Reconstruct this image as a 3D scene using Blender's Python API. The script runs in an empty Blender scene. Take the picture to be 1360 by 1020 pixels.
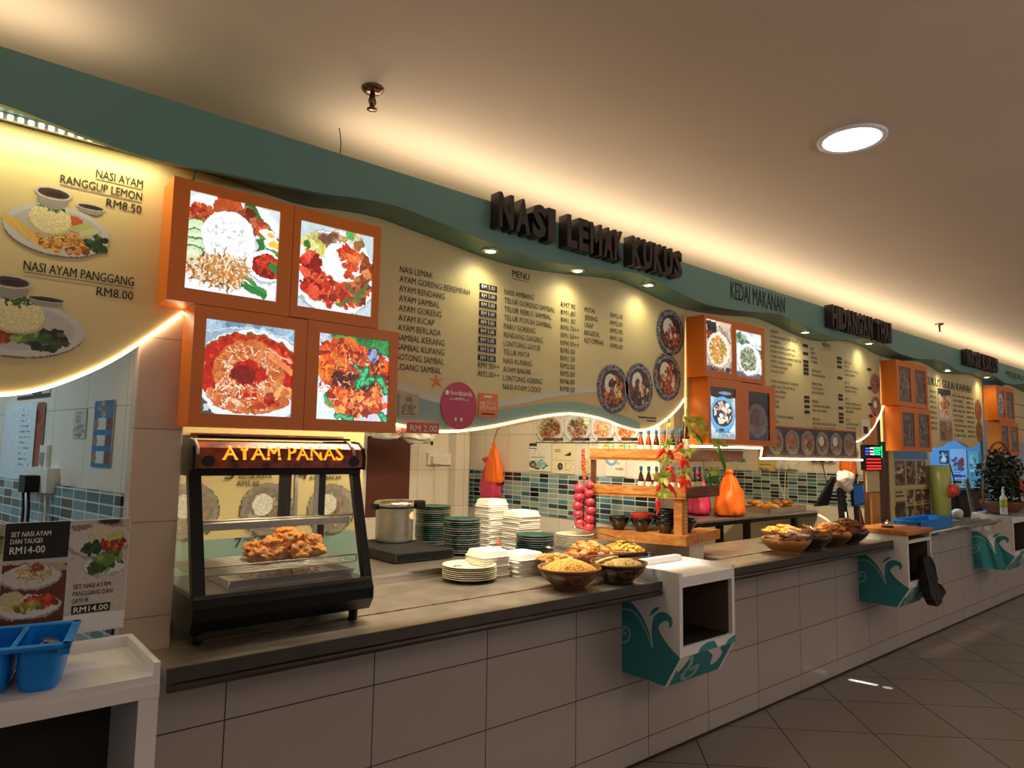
import bpy, bmesh, math, random
import numpy as np
from mathutils import Matrix, Vector, noise
S = bpy.context.scene
COL = S.collection
PI = math.pi

# ---------------------------------------------------------------- camera, world, exposure
cam_d = bpy.data.cameras.new('camera'); cam = bpy.data.objects.new('camera', cam_d); COL.objects.link(cam)
_r = Vector((0.76373, -0.64533, 0.01622)); _u = Vector((-0.07567, -0.06454, 0.99504)); _f = Vector((0.64108, 0.76118, 0.09812))
_m = Matrix((_r, _u, -_f)).transposed().to_4x4(); _m.translation = (0, -2.4126, 1.6276)
cam.matrix_world = _m
cam_d.sensor_fit = 'HORIZONTAL'; cam_d.sensor_width = 36; cam_d.lens = 900.16 / 1360 * 36
cam_d.clip_start = 0.05; cam_d.clip_end = 100
S.camera = cam
S.view_settings.view_transform = 'Standard'; S.view_settings.look = 'None'
S.view_settings.exposure = 0.0; S.view_settings.gamma = 1.0; S.view_settings.use_curve_mapping = False
S.cycles.max_bounces = 8; S.cycles.diffuse_bounces = 4; S.cycles.glossy_bounces = 4; S.cycles.transmission_bounces = 8
S.cycles.transparent_max_bounces = 12; S.cycles.sample_clamp_indirect = 4.0; S.cycles.caustics_reflective = False; S.cycles.caustics_refractive = False

def lin(c):
    return tuple(((x / 255.0) / 12.92 if x / 255.0 <= 0.04045 else ((x / 255.0 + 0.055) / 1.055) ** 2.4) for x in c[:3])
W = bpy.data.worlds.new('world'); S.world = W; W.use_nodes = True
W.node_tree.nodes['Background'].inputs[0].default_value = (1.0, 0.95, 0.93, 1)
W.node_tree.nodes['Background'].inputs[1].default_value = 0.11

def light(kind, loc, energy, color, direction=(0, 0, -1), **kw):
    d = bpy.data.lights.new(kind.lower() + '_light', kind); d.energy = energy; d.color = color
    for k, v in kw.items(): setattr(d, k, v)
    o = bpy.data.objects.new(d.name, d); o.location = loc
    o.rotation_euler = Vector(direction).to_track_quat('-Z', 'Y').to_euler()
    COL.objects.link(o); return o
WARM = (1.0, 0.78, 0.54)
def strip_light(x0, x1, y, z, w, energy_m, color, direction):
    o = light('AREA', ((x0 + x1) / 2, y, z), energy_m * (x1 - x0), color, (0, 0, -1), shape='RECTANGLE', size=x1 - x0, size_y=w)
    a = math.atan2(direction[1], -direction[2])   # tilt about the X axis
    o.rotation_euler = (a, 0, 0)
    return o
# cove light in the trough behind the fascia (two runs, with the dead length between them)
strip_light(1.15, 13.5, 0.10, 2.680, 0.06, 4.2, WARM, (0, -0.62, 0.78))
strip_light(-2.2, 0.25, 0.10, 2.680, 0.06, 4.2, WARM, (0, -0.62, 0.78))
# kitchen ceiling lamps
light('AREA', (-0.7, 1.2, 2.5), 14, (0.62, 0.86, 1.0), shape='RECTANGLE', size=1.2, size_y=0.3)
light('AREA', (2.25, 0.28, 2.48), 60, (1.0, 0.87, 0.66), (0, 0.0, -1), shape='RECTANGLE', size=2.2, size_y=0.12)
light('AREA', (5.1, 0.28, 2.48), 45, (1.0, 0.82, 0.54), (0, 0.0, -1), shape='RECTANGLE', size=2.2, size_y=0.12)
light('AREA', (8.5, 1.3, 2.35), 32, (0.50, 0.76, 1.0), (0.35, -0.1, -1), shape='RECTANGLE', size=0.9, size_y=0.3)
# added uplight, unseen behind the camera, to brighten the hall ceiling
light('AREA', (6.0, -4.6, 2.0), 270, (1.0, 0.91, 0.86), (0, 0.12, 1), shape='RECTANGLE', size=18.0, size_y=0.6)
# daylight from the open front of the hall, far behind the camera
light('AREA', (9.0, -9.0, 2.2), 60, (1.0, 0.86, 0.74), (-0.25, 1.0, -0.25), shape='RECTANGLE', size=6.0, size_y=1.6)

# narrow shafts of daylight through gaps in a blind, falling on the floor tiles
for px, py, e in ((5.243, -.115, 2600), (5.251, -.155, 2600), (5.259, -.195, 2600), (5.267, -.240, 2200), (5.276, -.335, 1200)):
    src = Vector((px + .55, py - 1.9, 2.6)); light('SPOT', src, e, (1.0, .93, .90), Vector((px, py, 0)) - src, spot_size=.0175, spot_blend=.3, shadow_soft_size=.004)

# ---------------------------------------------------------------- materials
def mat(name, col, rough=0.5, metal=0.0, spec=0.5, nz=0.0, nscale=8.0, emit=0.0, bump=0.0, bscale=40.0, coat=0.0, stretch=None, col2=None):
    m = bpy.data.materials.new(name); m.use_nodes = True
    nt = m.node_tree; b = nt.nodes['Principled BSDF']; c = lin(col)
    b.inputs['Base Color'].default_value = (*c, 1); b.inputs['Roughness'].default_value = rough
    b.inputs['Metallic'].default_value = metal; b.inputs['Specular IOR Level'].default_value = spec
    if coat: b.inputs['Coat Weight'].default_value = coat
    if emit: b.inputs['Emission Color'].default_value = (*c, 1); b.inputs['Emission Strength'].default_value = emit
    if nz or bump:
        tc = nt.nodes.new('ShaderNodeTexCoord'); mp = nt.nodes.new('ShaderNodeMapping')
        nt.links.new(tc.outputs['Object'], mp.inputs[0])
        if stretch: mp.inputs['Scale'].default_value = stretch
    if nz:
        n = nt.nodes.new('ShaderNodeTexNoise'); n.inputs['Scale'].default_value = nscale; n.inputs['Detail'].default_value = 5
        nt.links.new(mp.outputs[0], n.inputs['Vector'])
        r = nt.nodes.new('ShaderNodeValToRGB'); r.color_ramp.elements[0].position = 0.3; r.color_ramp.elements[1].position = 0.7
        d = lin(col2) if col2 else tuple(x * (1 - nz) for x in c)
        r.color_ramp.elements[0].color = (*d, 1)
        r.color_ramp.elements[1].color = (*(c if col2 else tuple(min(1, x * (1 + nz * 0.6)) for x in c)), 1)
        nt.links.new(n.outputs[0], r.inputs[0]); nt.links.new(r.outputs[0], b.inputs['Base Color'])
    if bump:
        n2 = nt.nodes.new('ShaderNodeTexNoise'); n2.inputs['Scale'].default_value = bscale; n2.inputs['Detail'].default_value = 3
        nt.links.new(mp.outputs[0], n2.inputs['Vector'])
        bp = nt.nodes.new('ShaderNodeBump'); bp.inputs['Strength'].default_value = bump; bp.inputs['Distance'].default_value = 0.01
        nt.links.new(n2.outputs[0], bp.inputs['Height']); nt.links.new(bp.outputs[0], b.inputs['Normal'])
    return m

def tile_mat(name, tile, grout, tw, th, u0, v0, mode='XZ', gw=0.0035, rough=0.25, vary=0.05, ramp=None):
    """Tiles in world coordinates: u = X+Y or a diagonal floor grid, v = Z; each tile its own slight tone."""
    m = bpy.data.materials.new(name); m.use_nodes = True
    nt = m.node_tree; L = nt.links; N = nt.nodes.new; b = nt.nodes['Principled BSDF']
    g = N('ShaderNodeNewGeometry'); sp = N('ShaderNodeSeparateXYZ'); L.new(g.outputs['Position'], sp.inputs[0])
    def M(op, a, c, d=None):
        n = N('ShaderNodeMath'); n.operation = op
        for i, x in enumerate((a, c)):
            if x is None: continue
            if hasattr(x, 'links'): L.new(x, n.inputs[i])
            else: n.inputs[i].default_value = x
        return n.outputs[0]
    X, Y, Z = sp.outputs
    if mode == 'floor': u, v = M('SUBTRACT', X, Y), M('ADD', X, Y)
    else: u, v = M('ADD', X, Y), Z
    u = M('DIVIDE', M('SUBTRACT', u, u0), tw); v = M('DIVIDE', M('SUBTRACT', v, v0), th)
    fu, fv = M('FLOOR', u, None), M('FLOOR', v, None)
    cb = N('ShaderNodeCombineXYZ'); L.new(fu, cb.inputs[0]); L.new(fv, cb.inputs[1])
    wn = N('ShaderNodeTexWhiteNoise'); wn.noise_dimensions = '2D'; L.new(cb.outputs[0], wn.inputs['Vector'])
    r = N('ShaderNodeValToRGB')
    if ramp:
        r.color_ramp.interpolation = 'CONSTANT'
        e = r.color_ramp.elements
        e[0].position = 0; e[0].color = (*lin(ramp[0]), 1); e[1].position = 1.0 / len(ramp); e[1].color = (*lin(ramp[1]), 1)
        for i in range(2, len(ramp)):
            x = e.new(i / len(ramp)); x.color = (*lin(ramp[i]), 1)
    else:
        c = lin(tile)
        r.color_ramp.elements[0].color = (*[x * (1 - vary) for x in c], 1); r.color_ramp.elements[1].color = (*[min(1, x * (1 + vary)) for x in c], 1)
    L.new(wn.outputs['Value'], r.inputs[0])
    def edge(f, t):
        a = M('FRACT', f, None); d = M('MINIMUM', a, M('SUBTRACT', 1.0, a)); return M('LESS_THAN', M('MULTIPLY', d, t), gw / 2)
    k = M('MAXIMUM', edge(u, tw), edge(v, th))
    mx = N('ShaderNodeMix'); mx.data_type = 'RGBA'; L.new(k, mx.inputs['Factor']); L.new(r.outputs[0], mx.inputs['A']); mx.inputs['B'].default_value = (*lin(grout), 1)
    L.new(mx.outputs['Result'], b.inputs['Base Color'])
    rm = M('ADD', M('MULTIPLY', k, 0.5), rough); L.new(rm, b.inputs['Roughness'])
    bp = N('ShaderNodeBump'); bp.inputs['Strength'].default_value = 0.35; bp.inputs['Distance'].default_value = 0.002
    L.new(M('SUBTRACT', 1.0, k), bp.inputs['Height']); L.new(bp.outputs[0], b.inputs['Normal'])
    return m

def wood(name, c1, c2, axis='X', rough=0.4, s=1.0):
    m = bpy.data.materials.new(name); m.use_nodes = True; nt = m.node_tree; b = nt.nodes['Principled BSDF']
    tc = nt.nodes.new('ShaderNodeTexCoord'); mp = nt.nodes.new('ShaderNodeMapping'); nt.links.new(tc.outputs['Object'], mp.inputs[0])
    mp.inputs['Scale'].default_value = (2 * s, 30 * s, 30 * s) if axis == 'X' else (30 * s, 2 * s, 30 * s) if axis == 'Y' else (30 * s, 30 * s, 2 * s)
    n = nt.nodes.new('ShaderNodeTexNoise'); n.inputs['Scale'].default_value = 1.0; n.inputs['Detail'].default_value = 6; n.inputs['Distortion'].default_value = 1.2
    nt.links.new(mp.outputs[0], n.inputs['Vector'])
    r = nt.nodes.new('ShaderNodeValToRGB'); r.color_ramp.elements[0].position = 0.35; r.color_ramp.elements[1].position = 0.65
    r.color_ramp.elements[0].color = (*lin(c1), 1); r.color_ramp.elements[1].color = (*lin(c2), 1)
    nt.links.new(n.outputs[0], r.inputs[0]); nt.links.new(r.outputs[0], b.inputs['Base Color']); b.inputs['Roughness'].default_value = rough
    return m

def glass(name, tint=(0.97, 0.98, 0.97), alpha=0.12):
    m = bpy.data.materials.new(name); m.use_nodes = True; nt = m.node_tree; L = nt.links
    out = nt.nodes['Material Output']; nt.nodes.remove(nt.nodes['Principled BSDF'])
    t = nt.nodes.new('ShaderNodeBsdfTransparent'); t.inputs[0].default_value = (*tint, 1)
    g = nt.nodes.new('ShaderNodeBsdfGlossy'); g.inputs['Roughness'].default_value = 0.03
    w = nt.nodes.new('ShaderNodeLayerWeight'); w.inputs[0].default_value = 0.5
    q = nt.nodes.new('ShaderNodeMath'); q.operation = 'POWER'; q.inputs[1].default_value = 5.0; L.new(w.outputs['Facing'], q.inputs[0])
    f = nt.nodes.new('ShaderNodeMath'); f.operation = 'MULTIPLY_ADD'; f.inputs[1].default_value = 0.6; f.inputs[2].default_value = 0.03; L.new(q.outputs[0], f.inputs[0])
    mx = nt.nodes.new('ShaderNodeMixShader'); L.new(f.outputs[0], mx.inputs[0]); L.new(t.outputs[0], mx.inputs[1]); L.new(g.outputs[0], mx.inputs[2])
    L.new(mx.outputs[0], out.inputs[0]); return m

def print_mat(name, emit=0.0, rough=0.45):
    m = bpy.data.materials.new(name); m.use_nodes = True; nt = m.node_tree; b = nt.nodes['Principled BSDF']
    a = nt.nodes.new('ShaderNodeAttribute'); a.attribute_name = 'ink'
    nt.links.new(a.outputs[0], b.inputs['Base Color']); b.inputs['Roughness'].default_value = rough
    if emit:
        for l in list(b.inputs['Base Color'].links): nt.links.remove(l)
        b.inputs['Base Color'].default_value = (.03, .03, .03, 1); b.inputs['Roughness'].default_value = .25
        nt.links.new(a.outputs[0], b.inputs['Emission Color']); b.inputs['Emission Strength'].default_value = emit
    return m

M = {}
def D(k, *a, **kw): M[k] = mat(k, *a, **kw)
D('teal', (100, 142, 132), 0.45); D('teal_dark', (44, 140, 152), 0.4); D('teal_light', (150, 196, 190), 0.5)
D('ceiling', (208, 192, 174), 0.8, nz=0.04, nscale=1.5)
D('cream_wall', (232, 214, 178), 0.7)
D('board', (218, 200, 144), 0.42, nz=0.05, nscale=3)
D('sand', (212, 180, 122), 0.45); D('wave_white', (206, 208, 190), 0.45); D('board_teal', (140, 172, 160), 0.45)
D('orange', (232, 122, 28), 0.38, nz=0.04, nscale=4)
D('seam', (40, 22, 14), 0.6)
D('black_paint', (9, 9, 9), 0.4, spec=0.25); D('black_matte', (18, 17, 17), 0.6); D('ink', (24, 22, 22), 0.6)
D('letter', (38, 27, 22), 0.45); D('white_lam', (232, 232, 234), 0.4); D('white_paper', (232, 228, 214), 0.7, nz=0.03, nscale=20)
D('cream_paper', (226, 208, 150), 0.7, nz=0.04, nscale=12)
D('steel', (190, 184, 176), 0.32, 0.9, nz=0.12, nscale=5, bump=0.12, bscale=30, stretch=(1, 12, 12))
D('steel_top', (160, 150, 138), 0.4, 0.75, nz=0.32, nscale=6, bump=0.1, bscale=22)
D('steel_dark', (84, 78, 74), 0.42, 0.7, nz=0.15, nscale=10)
D('chrome', (210, 208, 205), 0.15, 1.0); D('rust', (120, 70, 38), 0.8, nz=0.4, nscale=30)
D('foam', (238, 234, 224), 0.6); D('cream_plate', (236, 226, 196), 0.3); D('green_plate', (34, 74, 68), 0.3); D('grey_plate', (128, 130, 124), 0.35)
D('blue_plastic', (6, 132, 228), 0.35); D('socket', (222, 218, 208), 0.4)
D('bowl_brown', (96, 58, 26), 0.3, nz=0.35, nscale=9, coat=0.3); D('bowl_dark', (38, 24, 16), 0.3, coat=0.3); D('bowl_tan', (182, 124, 62), 0.35, nz=0.2, nscale=10)
D('noodle', (232, 170, 62), 0.5, nz=0.2, nscale=30); D('noodle_base', (150, 88, 28), 0.6); D('rice', (232, 200, 120), 0.6, nz=0.25, nscale=60, bump=0.6, bscale=120)
D('fried', (216, 138, 46), 0.55, nz=0.45, nscale=22, bump=0.7, bscale=70); D('fried_pale', (222, 162, 84), 0.5, nz=0.35, nscale=18, bump=0.5, bscale=60)
D('fried_dark', (120, 66, 28), 0.5, nz=0.5, nscale=25, bump=0.7, bscale=60); D('fries', (240, 196, 84), 0.5, nz=0.2, nscale=20)
D('onion', (208, 62, 84), 0.25, nz=0.25, nscale=14, coat=0.3, stretch=(1, 1, .2)); D('chili', (226, 50, 26), 0.22, coat=0.4); D('green_chili', (66, 132, 40), 0.25)
D('leaf', (188, 204, 84), 0.5, nz=0.25, nscale=20); D('leaf_dark', (36, 56, 30), 0.5, nz=0.3, nscale=20); D('rope', (150, 110, 60), 0.8)
D('sauce', (150, 52, 14), 0.12, coat=0.5); D('sauce_dark', (60, 18, 8), 0.12, coat=0.5); D('cap_blue', (30, 108, 190), 0.35); D('label_white', (228, 226, 210), 0.5)
D('orange_bag', (246, 116, 30), 0.4, bump=0.4, bscale=14); D('pink_bag', (206, 56, 104), 0.4, bump=0.4, bscale=14); D('black_bag', (10, 10, 11), 0.35, bump=0.5, bscale=18)
D('red_bowl', (190, 44, 28), 0.2, coat=0.4); D('black_bowl', (16, 14, 14), 0.15, coat=0.5)
D('pink_sticker', (196, 34, 86), 0.4); D('orange_sticker', (238, 116, 30), 0.4); D('red_tag', (214, 78, 48), 0.4); D('white_ink', (240, 238, 232), 0.6)
D('brown_lam', (96, 82, 72), 0.5); D('stand_dark', (40, 33, 30), 0.6); D('maroon', (84, 34, 24), 0.6); D('blue_wall', (96, 150, 205), 0.45); D('blue_dark', (30, 62, 110), 0.5); D('screen_blue', (14, 72, 130), 0.2, emit=0.35)
D('yellow_jar', (168, 178, 104), 0.3); D('terracotta', (120, 74, 48), 0.7, nz=0.3, nscale=12); D('basket', (150, 92, 44), 0.6)
D('flame', (196, 84, 26), 0.35, nz=1, nscale=26, col2=(26, 12, 10)); D('flame_text', (255, 176, 40), 0.5, emit=0.9)
D('led', (255, 226, 176), emit=10.0); D('led_cool', (255, 244, 214), emit=6.0); D('lamp', (255, 244, 214), emit=14.0); D('downlight', (255, 250, 244), emit=6.0)
D('neon_red', (255, 40, 40), emit=2.0); D('neon_green', (40, 230, 140), emit=2.0); D('neon_blue', (60, 90, 255), emit=2.5); D('neon_white', (255, 220, 210), emit=2.0)
M['wood_shaded_x'] = None
D('label_mint', (150, 200, 186), 0.5)
D('bronze', (120, 92, 70), 0.25, 0.9)
M['wood_rack'] = wood('wood_rack', (176, 104, 44), (216, 150, 78), 'Y', 0.45); M['wood_x'] = wood('wood_x', (168, 98, 42), (206, 140, 72), 'X', 0.45)
M['wood_dark'] = wood('wood_dark', (84, 46, 24), (116, 70, 38), 'Z', 0.4); M['wood_light'] = wood('wood_light', (206, 140, 62), (228, 168, 90), 'Z', 0.45)
M['wood_shaded_x'] = wood('wood_shaded_x', (84, 46, 24), (116, 70, 38), 'X', 0.4)  # rack wood again, with the shade of its front face put into the colour
M['glass'] = glass('glass'); M['dusty_glass'] = glass('dusty_glass', (0.55, 0.52, 0.46))
M['print'] = print_mat('print'); M['backlit'] = print_mat('backlit', 1.12); M['unlit'] = print_mat('unlit', 0.0, 0.2)
M['tile_front'] = tile_mat('tile_front', (180, 172, 168), (56, 50, 46), 0.5566, 0.3, 0.802, 0.718, gw=0.0045, rough=0.22, vary=0.03)
M['tile_wall'] = tile_mat('tile_wall', (222, 214, 200), (150, 140, 126), 0.30, 0.30, 0.05, 0.26, gw=0.003, rough=0.18, vary=0.02)
M['tile_pillar'] = tile_mat('tile_pillar', (206, 186, 166), (150, 134, 116), 4.0, 0.30, -1.0, 0.18, gw=0.004, rough=0.2, vary=0.02)
M['mosaic'] = tile_mat('mosaic', (0, 0, 0), (206, 206, 196), 0.105, 0.0372, 0.02, 0.01, gw=0.006, rough=0.12,
                       ramp=[(14, 24, 34), (52, 104, 116), (128, 156, 158), (20, 40, 52), (82, 128, 138), (148, 166, 160), (34, 78, 92)])
M['floor'] = tile_mat('floor', (128, 120, 114), (44, 40, 38), 0.755, 0.755, 3.454, 3.75, 'floor', gw=0.010, rough=0.28, vary=0.03)

# ---------------------------------------------------------------- mesh building (all coordinates are world metres)
ORG = {}
def org(o): return ORG.get(o.name, Vector((0, 0, 0))) if o else Vector((0, 0, 0))
class MB:
    W = None
    def __init__(s): s.v = []; s.f = []; s.mi = []; s.sm = []; s.m = 0; s.T = None
    def add(s, vs, fs, sm=False):
        k = len(s.v)
        if s.W: vs = [s.W(p) for p in vs]
        s.v += [tuple(s.T @ Vector(p)) if s.T else tuple(p) for p in vs]
        for f in fs: s.f.append(tuple(k + i for i in f)); s.mi.append(s.m); s.sm.append(sm)
        return s
    def box(s, x0, x1, y0, y1, z0, z1, bev=0):
        if bev:
            bm = bmesh.new(); bmesh.ops.create_cube(bm, size=1)
            for v in bm.verts: v.co = Vector(((x0 + x1) / 2 + v.co.x * (x1 - x0), (y0 + y1) / 2 + v.co.y * (y1 - y0), (z0 + z1) / 2 + v.co.z * (z1 - z0)))
            bmesh.ops.bevel(bm, geom=bm.edges[:] , offset=bev, segments=2, affect='EDGES', profile=0.6)
            return s.bm(bm)
        v = [(x, y, z) for z in (z0, z1) for y in (y0, y1) for x in (x0, x1)]
        return s.add(v, [(0, 2, 3, 1), (4, 5, 7, 6), (0, 1, 5, 4), (2, 6, 7, 3), (0, 4, 6, 2), (1, 3, 7, 5)])
    def bm(s, bm, sm=False):
        bm.verts.index_update()
        s.add([tuple(v.co) for v in bm.verts], [[v.index for v in f.verts] for f in bm.faces], sm); bm.free(); return s
    def tube(s, pts, r, n=10, cap=True):
        pts = [Vector(p) for p in pts]; rr = r if isinstance(r, (list, tuple)) else [r] * len(pts)
        vs = []; fs = []; prev = None
        for i, p in enumerate(pts):
            t = (pts[min(i + 1, len(pts) - 1)] - pts[max(i - 1, 0)]).normalized()
            a = prev if prev is not None else (Vector((0, 0, 1)) if abs(t.z) < 0.9 else Vector((1, 0, 0)))
            a = (a - t * a.dot(t)).normalized(); b = t.cross(a); prev = a
            for k in range(n):
                q = 2 * PI * k / n; vs.append(tuple(p + (a * math.cos(q) + b * math.sin(q)) * rr[i]))
        for i in range(len(pts) - 1):
            for k in range(n): fs.append((i * n + k, i * n + (k + 1) % n, (i + 1) * n + (k + 1) % n, (i + 1) * n + k))
        if cap: fs.append(tuple(range(n - 1, -1, -1))); fs.append(tuple((len(pts) - 1) * n + k for k in range(n)))
        return s.add(vs, fs, True)
    def lathe(s, c, prof, n=28, sq=None, ring=False):
        """prof: (r, z) list; closed at r=0 ends. sq rounds towards a rounded rectangle (sx, sy)."""
        vs = []; fs = []; m = len(prof)
        for r, z in prof:
            for k in range(n):
                q = 2 * PI * k / n; x, y = math.cos(q), math.sin(q)
                if sq:
                    e = 0.35; x = math.copysign(abs(x) ** e, x) * sq[0]; y = math.copysign(abs(y) ** e, y) * sq[1]
                vs.append((c[0] + x * r, c[1] + y * r, c[2] + z))
        for i in range(m - 1):
            for k in range(n): fs.append((i * n + k, i * n + (k + 1) % n, (i + 1) * n + (k + 1) % n, (i + 1) * n + k))
        if ring:
            for k in range(n): fs.append(((m - 1) * n + k, (m - 1) * n + (k + 1) % n, (k + 1) % n, k))
        else: fs.append(tuple(range(n - 1, -1, -1))); fs.append(tuple((m - 1) * n + k for k in range(n)))
        return s.add(vs, fs, True)
    def prism(s, poly, fn, d0, d1):
        """poly of (a, b), fn(a, b, d) -> point; solid between depths d0 and d1."""
        n = len(poly); vs = [fn(a, b, d0) for a, b in poly] + [fn(a, b, d1) for a, b in poly]
        fs = [tuple(range(n)), tuple(range(2 * n - 1, n - 1, -1))] + [(i, i + n, (i + 1) % n + n, (i + 1) % n) for i in range(n)]
        return s.add(vs, fs)
    def blob(s, c, rad, seed=0, amp=0.25, freq=1.6, sub=3, rot=0.0):
        bm = bmesh.new(); bmesh.ops.create_icosphere(bm, subdivisions=sub, radius=1)
        R = Matrix.Rotation(rot, 3, 'Z'); o = Vector((seed * 7.3, seed * 3.1, seed * 1.7))
        for v in bm.verts:
            k = 1 + amp * noise.noise(v.co * freq + o) + amp * 0.5 * noise.noise(v.co * freq * 2.6 + o)
            p = v.co * k; v.co = Vector(c) + R @ Vector((p.x * rad[0], p.y * rad[1], p.z * rad[2]))
        return s.bm(bm, True)
    def bag(s, c, w, d, h, seed=0, neck=.22, rot=0.0, folds=7):
        """a tied carrier bag: wide folded bottom, gathered neck, two knot ears."""
        rr = random.Random(seed); n = 56; prof = [(0, .70), (.03, .92), (.12, 1.0), (.32, .95), (.52, .78), (.70, .56), (.82, .38), (.88, neck), (.94, neck * 1.4), (1.0, neck * .9)]
        ph = [rr.uniform(0, 6.28) for _ in range(3)]; vs = []; R = Matrix.Rotation(rot, 3, 'Z')
        P = smooth([(z, r) for z, r in prof], 3)
        for z, r in P:
            for k in range(n):
                q = 2 * PI * k / n; f = 1 + (.015 + .07 * z) * math.sin(folds * q + ph[0] + 3.5 * z) + .06 * math.sin(3 * q + ph[1] - 3 * z) + .04 * math.sin(11 * q + ph[2] + 7 * z) + .16 * noise.noise(Vector((math.cos(q) * 1.6, math.sin(q) * 1.6 + seed, z * 4)))
                x = math.copysign(abs(math.cos(q)) ** .8, math.cos(q)); y = math.copysign(abs(math.sin(q)) ** .8, math.sin(q))
                p = R @ Vector((x * r * f * w / 2, y * r * f * d / 2, 0)); vs.append((c[0] + p.x, c[1] + p.y, c[2] + z * h))
        m = len(P); fs = [(i * n + k, i * n + (k + 1) % n, (i + 1) * n + (k + 1) % n, (i + 1) * n + k) for i in range(m - 1) for k in range(n)]
        fs += [tuple(range(n - 1, -1, -1)), tuple((m - 1) * n + k for k in range(n))]
        return s.add(vs, fs, True)
    def build(s, name, m, parent=None, loc=None):
        me = bpy.data.meshes.new(name)
        o0 = org(parent) if parent else Vector(loc or (0, 0, 0))
        me.from_pydata([(p[0] - o0.x, p[1] - o0.y, p[2] - o0.z) for p in s.v], [], s.f)
        for x in (m if isinstance(m, (list, tuple)) else [m]): me.materials.append(M[x] if isinstance(x, str) else x)
        me.polygons.foreach_set('material_index', s.mi); me.polygons.foreach_set('use_smooth', s.sm); me.update()
        o = bpy.data.objects.new(name, me); COL.objects.link(o)
        if parent: o.parent = parent; ORG[o.name] = o0
        else: o.location = o0; ORG[o.name] = o0
        return o
def tag(o, label, cat, group=None, kind=None):
    if label: o['label'] = label
    if cat: o['category'] = cat
    if group: o['group'] = group
    if kind: o['kind'] = kind
    return o
def E(name, loc, label, cat, group=None):
    o = bpy.data.objects.new(name, None); COL.objects.link(o); o.location = loc; o.empty_display_size = 0.05
    ORG[o.name] = Vector(loc); return tag(o, label, cat, group)
def struct(name, mb, m):
    o = mb.build(name, m); o['kind'] = 'structure'; return o
def copy_at(src, loc, label, rotz=0.0, group=None):
    """A copy of a thing with copies of its parts (and their parts)."""
    r = src.copy(); COL.objects.link(r); r.location = loc; r.rotation_euler = (0, 0, rotz); r['label'] = label; ORG[r.name] = Vector(loc)
    if group: r['group'] = group
    for ch in list(src.children):
        c = ch.copy(); COL.objects.link(c); c.parent = r
        for g in list(ch.children):
            d = g.copy(); COL.objects.link(d); d.parent = c
    return r
def XZ(y): return lambda a, b, d: (a, y + d, b)
def quad_strip(mb, pts, w, fn, d):
    """a flat ribbon of width w along 2D pts."""
    n = len(pts); L = []; R = []
    for i, p in enumerate(pts):
        a = pts[max(i - 1, 0)]; b = pts[min(i + 1, n - 1)]; tx, ty = b[0] - a[0], b[1] - a[1]; l = math.hypot(tx, ty) or 1
        ww = w[i] if isinstance(w, (list, tuple)) else w
        L.append((p[0] - ty / l * ww / 2, p[1] + tx / l * ww / 2)); R.append((p[0] + ty / l * ww / 2, p[1] - tx / l * ww / 2))
    vs = [fn(*p, d) for p in L] + [fn(*p, d) for p in R]
    mb.add(vs, [(i, i + 1, n + i + 1, n + i) for i in range(n - 1)])
def smooth(pts, k=6):
    """Catmull-Rom through 2D or 3D points."""
    P = [pts[0]] + list(pts) + [pts[-1]]; out = []
    for i in range(1, len(P) - 2):
        for j in range(k):
            t = j / k
            out.append(tuple(0.5 * (2 * b + (c - a) * t + (2 * a - 5 * b + 4 * c - d) * t * t + (3 * b - a - 3 * c + d) * t ** 3) for a, b, c, d in zip(P[i - 1], P[i], P[i + 1], P[i + 2])))
    out.append(tuple(pts[-1])); return out

# ---------------------------------------------------------------- lettering
_tc = {}
def glyphs(body, bold=0.0, extrude=0.0):
    k = (body, bold, extrude)
    if k not in _tc:
        c = bpy.data.curves.new('t', 'FONT'); c.body = body; c.resolution_u = 2; c.offset = bold; c.extrude = extrude
        o = bpy.data.objects.new('t', c); me = bpy.data.meshes.new_from_object(o)
        _tc[k] = ([tuple(v.co) for v in me.vertices], [tuple(p.vertices) for p in me.polygons])
        bpy.data.objects.remove(o); bpy.data.meshes.remove(me); bpy.data.curves.remove(c)
    return _tc[k]
def text(mb, body, a0, a1, b, cap, fn, bold=0.0, extrude=0.0, depth=0.0):
    """body fitted between a0 and a1, baseline b, capital height cap; fn(a, b, d) places it (d grows towards the viewer as negative)."""
    vs, fs = glyphs(body, 0.0, extrude)
    if not vs: return
    if bold >= .01 and not extrude:      # heavier strokes: the same outline laid down again, shifted by a hair
        for q in (-1, 1): _lay(mb, vs, fs, a0 + q * cap * bold * .9, a1 + q * cap * bold * .9, b, cap, fn, depth - .00016 * (q + 2))
    _lay(mb, vs, fs, a0, a1, b, cap, fn, depth)
def _lay(mb, vs, fs, a0, a1, b, cap, fn, depth):
    x0 = min(v[0] for v in vs); x1 = max(v[0] for v in vs); sy = cap / 0.70; sx = (a1 - a0) / (x1 - x0)
    mb.add([fn(a0 + (v[0] - x0) * sx, b + v[1] * sy, depth) for v in vs], fs)

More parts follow.
